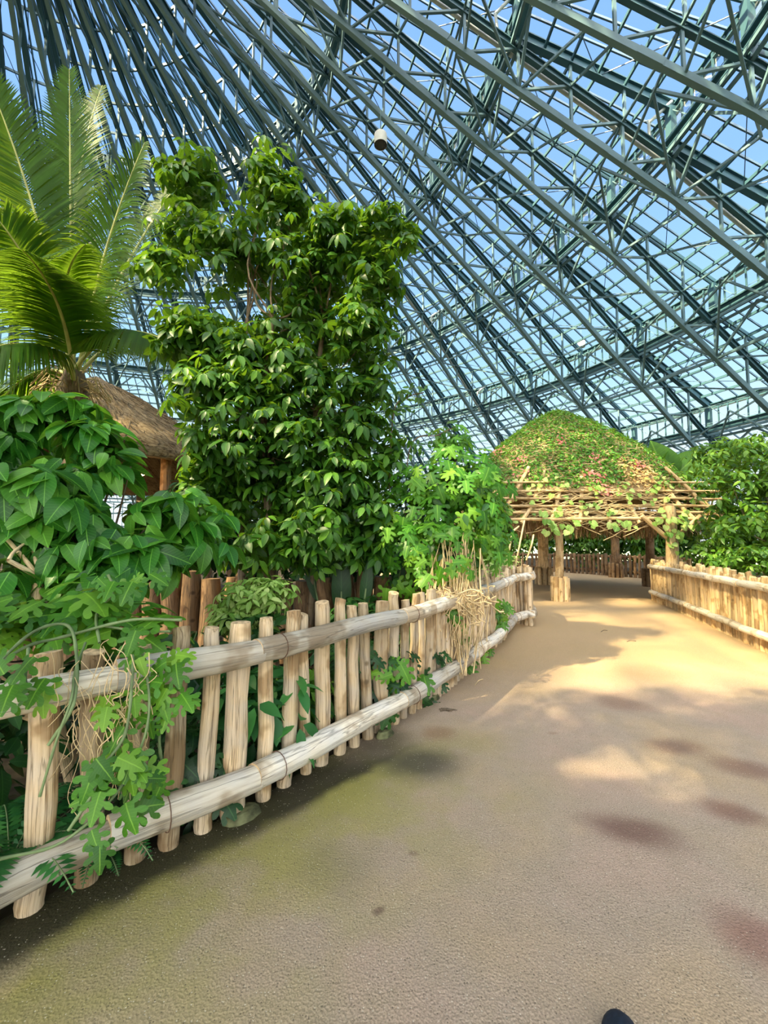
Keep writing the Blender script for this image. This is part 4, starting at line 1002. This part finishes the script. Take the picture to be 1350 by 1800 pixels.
tube(mb, [cr_ - Vector((0, 0, .5)), cr_ - Vector((0, 0, .2)), cr_ + Vector((0, 0, .2))], [.13, .22, .10], 12, 0, False, .3, 1); part(mb, 'trunk', BARK, palm)
mb = MB()
for k in range(60):
    t = random.uniform(0, 2 * PI); a_ = cr_ + Vector((.18 * math.cos(t), .18 * math.sin(t), random.uniform(-.3, .1))); tube(mb, [a_, a_ + Vector((.18 * math.cos(t), .18 * math.sin(t), random.uniform(-.1, .12))), a_ + Vector((.38 * math.cos(t), .38 * math.sin(t), random.uniform(-.4, -.1)))], .009, 4)
part(mb, 'crown_fibre', STEM_TAN, palm)

# ---- split-leaf vine column on the fence
vc = plant('split_leaf_vine', (0.75, 5.2, 0), 'column of bright split-leaf vine with a beard of hanging roots on the log fence', 'climbing plant')
VL = [L(795, 812, 5.3, 40, 40), L(770, 850, 5.2, 60, 40), L(830, 850, 5.2, 48, 46), L(740, 900, 5.1, 56, 44), L(800, 900, 5.0, 66, 50), L(850, 880, 5.3, 36, 50), L(715, 955, 5.0, 46, 40), L(775, 970, 4.9, 60, 46), L(835, 960, 5.2, 40, 40), L(700, 1010, 5.1, 30, 30),
      L(760, 1010, 5.0, 40, 24), L(878, 930, 5.5, 22, 44), L(725, 860, 5.3, 24, 30), L(795, 775, 5.4, 26, 24), L(690, 920, 5.2, 26, 28)]
mb = MB(); P, U = lobe_points(VL, 620, 0.6, 1.05, 0.1); sprays(mb, P, U, .19, T_MONST, 0, (0, -1, 0), 1, .8, .6)
part(mb, 'foliage', LEAF_VINE, vc)
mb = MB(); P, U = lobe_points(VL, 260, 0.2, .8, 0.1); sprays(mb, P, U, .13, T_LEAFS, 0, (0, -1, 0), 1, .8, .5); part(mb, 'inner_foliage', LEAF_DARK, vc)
mb = MB()
for k in range(170):
    px = random.gauss(800, 22); p0 = at(px, random.uniform(930, 1010), random.uniform(4.75, 5.2)); yb = random.uniform(1060, 1190); p1 = at(px + random.gauss(0, 12), yb, random.uniform(4.35, 4.7) if yb > 1060 else 4.8)
    m_ = p0.lerp(p1, .5) + Vector((random.gauss(0, .05), random.gauss(0, .02), random.gauss(0, .03))); tube(mb, spline([p0, m_, p1], 4), random.uniform(.003, .008), 4)
for k in range(60):
    p0 = at(random.gauss(800, 30), random.uniform(1030, 1075), random.uniform(4.3, 4.6)); pts = [p0]
    for j in range(4): pts.append(pts[-1] + Vector((random.gauss(0, .06), random.gauss(0, .03), random.gauss(-.03, .05))))
    tube(mb, spline(pts, 3), random.uniform(.004, .008), 4)
part(mb, 'hanging_roots', STEM_TAN, vc)
mb = MB(); tube(mb, spline([Vector((.8, 5.3, -.05)), Vector((.78, 5.25, 1.2)), Vector((.82, 5.3, 2.3))], 5), .06, 8, 0, False, .1, 2); part(mb, 'stem', BARK, vc)
mb = MB()
for (px, py) in ((800, 1068), (788, 1070), (795, 1092), (830, 1148), (842, 1152), (822, 1158), (850, 1145), (838, 1160), (882, 1065), (878, 1080), (872, 1092), (886, 1096), (880, 1050), (690, 1180), (697, 1190), (810, 1120), (742, 1200)):
    g_ = sample(LP, s_at_px(min(px, 860))); p = at(px, py, g_[1] - .16 if px < 860 else 6.3); P_ = np.array([p + Vector((random.gauss(0, .03), 0, random.gauss(0, .03))) for _ in range(3)])
    sprays(mb, P_, np.tile((0, -1.0, 0), (3, 1)), .15, T_MONST, 0, (0, -1, 0), 1, .7, .6)
part(mb, 'trailing_leaves', LEAF_VINE, vc)

# ---- vine sprawling over the near end of the left fence
nv = plant('split_leaf_vine', (-1.5, 2.2, 0.9), 'vine of deeply cut leaves sprawling over the near left end of the log fence', 'climbing plant')
mb = MB(); NVL = [L(40, 1075, 2.2, 60, 26), L(150, 1055, 2.3, 66, 26), L(120, 1090, 2.2, 70, 22), L(215, 1085, 2.25, 50, 22), L(10, 1120, 2.05, 40, 22), L(265, 1100, 2.25, 30, 18), L(-60, 1090, 2.0, 60, 40)]
P, U = lobe_points(NVL, 90, 0.4, 1.05, 0.3); sprays(mb, P, U, .175, T_MONST, 0, (0, -.6, .7), 1, .35, .8)
VP = [(205, 1010, 2.2), (230, 1030, 2.2), (258, 1020, 2.2), (20, 1190, 1.62), (60, 1200, 1.68), (75, 1195, 1.7), (190, 1222, 1.85), (235, 1130, 1.95), (250, 1150, 1.95), (300, 1165, 2.0), (310, 1150, 2.0), (240, 1250, 1.9), (265, 1225, 1.93), (295, 1230, 1.95), (255, 1270, 1.92), (280, 1210, 1.93),
      (305, 1235, 1.97), (165, 1350, 1.72), (180, 1365, 1.74), (195, 1340, 1.75), (235, 1355, 1.82), (260, 1365, 1.85), (232, 1395, 1.8), (200, 1440, 1.7), (180, 1385, 1.72), (270, 1375, 1.87), (215, 1335, 1.8), (685, 1080, 3.4)]
VPp = np.array([at(px + random.gauss(0, 8), py + random.gauss(0, 8), Y) for px, py, Y in VP[:-1] for _ in range(2)]); sprays(mb, VPp, np.tile((0.3, -.8, .2), (len(VPp), 1)), .105, T_MONST, 0, (0, -1, .2), 1, .6, .6)
part(mb, 'foliage', LEAF_VINE, nv)
mb = MB()
STM = [[(-40, 1200, 1.7), (40, 1140, 1.85), (110, 1120, 2.0), (230, 1090, 2.1), (320, 1090, 2.15)], [(-20, 1180, 1.7), (60, 1110, 1.9), (120, 1100, 2.0), (135, 1160, 1.85), (128, 1240, 1.72), (85, 1310, 1.68)], [(150, 1130, 2.0), (132, 1180, 1.82), (125, 1230, 1.72), (100, 1300, 1.68), (70, 1400, 1.66)],
       [(235, 1130, 2.0), (232, 1200, 1.86), (220, 1290, 1.8), (180, 1350, 1.76), (160, 1400, 1.70), (120, 1460, 1.66)], [(250, 1140, 2.0), (262, 1220, 1.9), (258, 1280, 1.86), (240, 1330, 1.84), (200, 1400, 1.74), (110, 1480, 1.62), (0, 1510, 1.5)],
       [(190, 1010, 2.2), (200, 1040, 2.2), (170, 1080, 2.15), (175, 1130, 2.0)], [(290, 1240, 1.96), (280, 1300, 1.94), (290, 1370, 1.96)], [(50, 1140, 1.8), (45, 1200, 1.66), (70, 1215, 1.66)], [(300, 1110, 2.1), (250, 1110, 2.1), (180, 1100, 2.1)]]
for st in STM: pts = spline([at(*q) for q in st], 6); tube(mb, pts, random.uniform(.0045, .0075) * (1 + .25 * (np.arange(len(pts)) % 4 == 0)), 7)
part(mb, 'stems', STEM, nv)
mb = MB()
for k in range(48):
    px = random.choice((130, 215, 240, 190, 225, 150)) + random.gauss(0, 22); Y0 = 1.70 + (px - 60) * .0012; pts = [at(px, random.uniform(1120, 1300), Y0 - .02)]
    for j in range(5): pts.append(pts[-1] + Vector((random.gauss(-.004, .028), random.gauss(0, .012), random.uniform(-.11, -.01))))
    pts = [Vector((p.x, p.y, max(p.z, .02))) for p in pts]
    tube(mb, spline(pts, 4), random.uniform(.0012, .0028), 4)
part(mb, 'dry_roots', STEM_TAN, nv)

# ---- ferns
def fern(loc, size, label, n=16, face=None, lean=(0, 0)):
    f = plant('fern', loc, label, 'fern', None); mb = MB(); mbs = MB()
    for k in range(n):
        t = 2 * PI * k / n + random.uniform(-.2, .2); ln = size * random.uniform(.7, 1.1); h_ = random.uniform(.4, 1.0)
        d = np.array((math.cos(t) + lean[0], math.sin(t) + lean[1], 0)); d /= np.linalg.norm(d)
        q = np.linspace(0, 1, 22)[:, None]; pts = d * ln * q * .9 + np.array([0, 0, 1.0]) * (h_ * ln * (q - .85 * q * q) * 1.5)
        T = unit(np.gradient(pts, axis=0)); S_ = unit(np.cross(T, (0, 0, 1))); lw = ln * .17 * np.sin(PI * np.clip(.12 + .85 * q[:, 0], 0, 1))
        for sg in (-1, 1): place(mb, T_TINY, pts[2:], S_[2:] * sg + T[2:] * .35, np.cross(S_, T)[2:], lw[2:] * 1.0, 0, np.full(20, .75 * .9))
        tube(mbs, pts[::3], .003, 4)
    a_ = mb.build('fronds', LEAF_FERN, f); mbs.build('ribs', STEM, a_)
    return f
gy = gnd(60, 1430, .25)
fern(Vector((-1.62, 1.95, .12)), .55, 'large sword fern poking between the two nearest fence posts', 20)
fern(Vector((-1.95, 1.72, .02)), .42, 'fern at the lower left corner below the bottom rail', 16)
fern(Vector((-1.35, 2.15, .02)), .36, 'small fern behind the third near fence post', 14)
# leafy ground cover behind the near fence: separate clumps
CL = [(-1.15, 2.5, .30, 'dark clump of leaves behind the gap right of the vine'), (-.85, 2.95, .42, 'clump of leaves behind the thick post of the near fence'), (-.72, 3.45, .34, 'yellow green clump low behind the middle fence posts'), (-.15, 3.75, .42, 'leaf clump behind the closely set middle posts'),
      (-1.7, 3.0, .55, 'tall dark leaf clump behind the near vine'), (-2.3, 2.4, .5, 'leaf clump below the broad leaved bush at the left edge'), (.2, 4.3, .42, 'leaf clump at the foot of the vine column'), (-1.1, 3.8, .6, 'dark leafy undergrowth in front of the upright log wall'), (-.3, 4.6, .6, 'dark undergrowth left of the vine column')]
for i, (x, y, r, lab) in enumerate(CL):
    c = plant('leafy_clump', (x, y, 0), lab, 'plant'); mb = MB(); P, U = lobe_points([((x, y, r * .8), (r * .9, r * .8, r * .8))], 130, .4, 1, .3)
    P[:, 2] = np.maximum(P[:, 2], .03)
    if i % 3 == 0: sprays(mb, P, U, .14, T_MONST, 0, (0, -.7, .5), 1, .4, .6)
    else: whorls(mb, P[:70], U[:70], 5, .15, -.2, T_LEAFLET, .2)
    part(mb, 'foliage', LEAF_FERN if i == 1 else (LEAF_VINE if i == 2 else LEAF_DARK), c); mb = MB()
    for k in range(14): tube(mb, [(x + random.gauss(0, .05), y + random.gauss(0, .05), -.04), P[k]], .005, 4)
    part(mb, 'stems', STEM, c)
# pale shrub above the fence, its sunlit look put into the leaf colour
ps = plant('pale_shrub', (-1.2, 4.1, 0), 'small shrub with pale yellow green leaves standing just above the near fence', 'bush')
mb = MB(); P, U = lobe_points([L(440, 1050, 4.0, 56, 34), L(475, 1035, 4.0, 36, 22), L(400, 1080, 3.9, 30, 26), L(430, 1090, 3.9, 50, 20)], 150, .5, 1.05, .3); whorls(mb, P, U, 6, .10, -.25, T_LEAFLET, .2)
part(mb, 'foliage', LEAF_BRIGHT, ps); mb = MB()
for k in range(12): tube(mb, [(-1.2 + random.gauss(0, .04), 4.1, -.05), P[k]], .008, 5)
part(mb, 'stems', BARK, ps)
# strelitzia clump with long paddle leaves
st = plant('bird_of_paradise_plant', (-.25, 5.6, 0), 'clump of long dark paddle shaped leaves behind the middle of the near fence', 'plant')
for (px0, px, py, Y, sz, w) in ((600, 600, 985, 5.2, .85, .30), (640, 668, 905, 5.5, 1.0, .26), (560, 540, 985, 5.5, .7, .28), (640, 650, 1000, 5.0, .6, .26), (690, 720, 960, 5.6, .8, .26), (585, 575, 930, 5.7, .9, .28)):
    tip = at(px, py - 20, Y); base = at(px0, 1060, Y); b0 = Vector((base.x, Y, -.04)); d = (tip - base); lenl = min(sz, d.length)
    mb = MB(); place(mb, T_ovate(w * .95, .3, .05, 9, .45), [tip - d.normalized() * sz], [d], [(random.uniform(-.3, .3), -1, .1)], [sz]); o = part(mb, 'leaf', LEAF_DARK, st)
    mb = MB(); tube(mb, [b0, base.lerp(tip - d.normalized() * sz, .5), tip - d.normalized() * sz * .6], [.018, .014, .009], 7); part(mb, 'leaf_stalk', STEM, st)
# small bright ground cover on the far planter
gc = plant('ground_cover', (2.2, 8.2, 0), 'bright green leafy ground cover at the bend of the left fence', 'plant')
mb = MB(); P, U = lobe_points([L(850, 1005, 6.7, 34, 16), L(880, 992, 7.6, 30, 16), L(900, 985, 8.2, 16, 12), L(845, 985, 7.4, 26, 20)], 380, .4, 1, .4); sprays(mb, P, U, .075, T_LEAFS, 0, (0, -.5, .7), 1, .2, .6); part(mb, 'foliage', LEAF_BRIGHT, gc)
mb = MB()
for p in P[::14]: tube(mb, [(p[0], p[1] + .02, -.04), p], .006, 4)
for (a_, b_, c_) in (((905, 1000), (915, 950), (922, 915)), ((890, 1000), (900, 940), (912, 925)), ((925, 985), (934, 960), (938, 940))):
    tube(mb, spline([at(*a_, 8.3), at(*b_, 8.3), at(*c_, 8.4)], 4), .018, 5)
part(mb, 'stems', STEM_TAN, gc)

# ---- trees beyond, on the right and at the back
def tree(name, lobes, n, leafsz, mat, label, base=None, tr=.09, T=T_LEAFLET, kind='whorl', group=None, k=5, bark=None, cat='tree'):
    c = np.mean([tuple(l[0]) for l in lobes], axis=0)
    b = Vector((c[0], c[1], 0)) if base is None else Vector(base)
    t = plant(name, b, label, cat, group); mb = MB(); P, U = lobe_points(lobes, n, .5, 1.05, .25); P[:, 2] = np.maximum(P[:, 2], .08)
    if kind == 'whorl': whorls(mb, P, U, k, leafsz, -.35, T, .2)
    else: sprays(mb, P, U, leafsz, T, 0, (0, -.6, .3), 2, .5, .5)
    part(mb, 'foliage', mat, t); mb = MB(); zt = max(.6, c[2] * .75)
    pts = spline([b - Vector((0, 0, .1)), Vector((b.x + .05, b.y, zt * .5)), Vector((c[0], c[1], zt))], 5); tube(mb, pts, np.linspace(tr, tr * .6, len(pts)), 8, 0, False, .08, 2)
    for l in lobes: branches(mb, pts[-3], [l[0]], tr * .35, .008)
    part(mb, 'trunk', bark or BARK, t); return t
tree('broadleaf_tree', [L(1320, 815, 9.5, 60, 40), L(1290, 860, 9.3, 60, 44), L(1350, 880, 9.0, 60, 50), L(1320, 940, 8.6, 60, 40), L(1270, 920, 9.6, 40, 40), L(1400, 830, 9, 60, 60), L(1390, 930, 8.5, 60, 50)], 620, .17, LEAF_RIGHT, 'dense bright leafy tree at the right edge above the sunlit fence', (8.4, 9.3, 0))
tree('broadleaf_tree', [L(1240, 850, 12, 46, 36), L(1210, 880, 12.3, 40, 30), L(1260, 800, 12.5, 50, 22), L(1300, 790, 12, 50, 26), L(1225, 920, 12.6, 40, 34), L(1180, 850, 13, 30, 20)], 520, .18, LEAF_RIGHT, 'leafy tree right behind the pavilion roof corner', (10.0, 12.9, 0))
tree('broadleaf_tree', [L(1340, 985, 7.9, 50, 26), L(1290, 985, 8.6, 46, 24), L(1245, 975, 9.3, 34, 22), L(1300, 955, 8.8, 50, 24), L(1385, 990, 7.5, 40, 30)], 420, .13, LEAF_RIGHT, 'low leafy shrub peeping over the posts of the sunlit fence', (8.0, 8.4, 0), .05, cat='bush')
tree('broadleaf_tree', [L(1225, 955, 13, 50, 36), L(1270, 950, 14, 50, 40), L(1200, 900, 15, 40, 30), L(1320, 900, 14, 70, 60)], 420, .17, LEAF_DARK, 'dark shaded tree under the right corner of the pavilion roof', (11.0, 13.5, 0))
bt = plant('banana_plant', (10.2, 15.2, 0), 'banana plant with broad paddle leaves showing above the pavilion roof corner', 'plant')
for (x0, y0, x1, y1, w) in ((1165, 850, 1160, 785, .9), (1172, 850, 1230, 795, .6), (1170, 850, 1185, 800, .6), (1160, 855, 1110, 845, .5)):
    a_, b_ = at(x0, y0, 15.0), at(x1, y1, 14.6); d = b_ - a_; mb = MB(); place(mb, T_ovate(w, .35, .25, 9), [a_], [d], [(random.uniform(-.3, .3), -.8, .6)], [d.length * 1.15]); part(mb, 'leaf', LEAF_RIGHT, bt)
mb = MB(); tube(mb, [(10.2, 15.2, -.05), (10.1, 15.1, 2.0), tuple(at(1168, 855, 15.0))], [.14, .12, .06], 10); part(mb, 'stem', STEM, bt)
# behind the round back fence
bk = [((985, 930), 26, 'broad green shrub behind the back fence seen between the first pavilion posts'), ((1040, 945), 25, 'sunlit shrub behind the back fence in the middle of the pavilion opening'), ((1110, 935), 22, 'dark shrub behind the back fence right of the far pavilion post'),
      ((910, 935), 26, 'green shrub beyond the fence bend left of the pavilion'), ((1165, 945), 20, 'dark shrub behind the back fence near the right end')]
for i, ((px, py), Y, lab) in enumerate(bk):
    tree('background_shrub', [L(px, py + 20, Y, 40, 30), L(px - 20, py, Y, 32, 28), L(px + 22, py - 6, Y, 32, 28), L(px, py - 22, Y + .6, 34, 22)], 520, .30, LEAF_RIGHT if i in (1, 3) else LEAF_TREE, lab, None, .1, cat='bush')
# big dark masses behind the left planting
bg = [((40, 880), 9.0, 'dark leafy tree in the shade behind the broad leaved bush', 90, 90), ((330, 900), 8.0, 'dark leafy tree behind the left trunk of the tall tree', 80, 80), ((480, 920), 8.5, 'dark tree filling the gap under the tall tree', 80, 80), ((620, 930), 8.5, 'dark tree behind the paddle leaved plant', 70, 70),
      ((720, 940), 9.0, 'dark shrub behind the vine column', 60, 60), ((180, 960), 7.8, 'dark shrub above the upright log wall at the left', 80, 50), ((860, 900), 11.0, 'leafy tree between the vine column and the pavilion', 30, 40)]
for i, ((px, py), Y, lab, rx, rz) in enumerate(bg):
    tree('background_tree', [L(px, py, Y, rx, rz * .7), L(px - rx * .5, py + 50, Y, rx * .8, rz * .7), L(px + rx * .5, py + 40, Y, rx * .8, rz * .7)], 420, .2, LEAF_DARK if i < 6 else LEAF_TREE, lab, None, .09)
# slim wind-blown shoots of the vine above its column and by the tree
for (pts_, lab) in ((((690, 740), (715, 700), (745, 690)), 'thin leafy shoot against the glass right of the tall tree'), (((720, 790), (770, 765), (800, 750)), 'thin leafy shoot above the vine column')):
    Y = 5.3; P_ = [at(x, y, Y) for x, y in pts_]; s_ = plant('leafy_shoot', (P_[0].x, Y, 0), lab, 'plant'); mb = MB(); C_ = spline(P_, 8); PP = np.repeat(C_, 3, 0) + RNG.normal(size=(len(C_) * 3, 3)) * .06
    sprays(mb, PP, np.tile((0, -1.0, .3), (len(PP), 1)), .10, T_LEAFS, 0, (0, -1, 0), 1, .9, .3); part(mb, 'leaves', LEAF_TREE, s_); mb = MB()
    tube(mb, spline([Vector((P_[0].x, Y + .1, -.05)), Vector((P_[0].x - .05, Y + .05, 1.3)), P_[0]] + P_[1:], 6), .008, 5); part(mb, 'stem', BARK, s_)

# ---- shade trees standing beside and behind the viewer, out of frame
tree('shade_tree', [((-5.4, -1.3, 5.8), (1.6, 1.4, .8)), ((-5.2, .7, 6.0), (1.5, 1.3, .7)), ((-2.8, .5, 6.2), (1.7, 1.4, .7)), ((-.9, .5, 6.4), (1.5, 1.3, .6)), ((.7, -.4, 6.5), (1.4, 1.2, .6)), ((-3.4, -1.5, 6.0), (1.9, 1.3, .9)), ((-.8, -1.6, 6.0), (1.7, 1.2, .7))], 1750, .27, LEAF_TREE, 'shade tree behind the viewer whose crown shadows the near path', (-1.6, -3.0, 0), .16)

# single fallen twigs on the path
for i, (px, py, ang, ln, lab) in enumerate(((1062, 1110, .6, .10, 'thin dark twig lying on the sunlit part of the path'), (842, 1200, 1.0, .12, 'curled tan root lying by the fence foot under the vine column'), (1110, 1128, .2, .08, 'short dark twig lying right of the middle of the sunlit path'))):
    g_ = gnd(px, py); mb = MB(); c, s_ = math.cos(ang), math.sin(ang)
    tube(mb, spline([(-ln * c, -ln * s_, .006), (0, .02, .016), (ln * c, ln * s_, .006)], 4), .005, 6)
    tag(mb.build('twig', STEM_TAN if i == 1 else BARK, loc=g_), lab, 'twig')
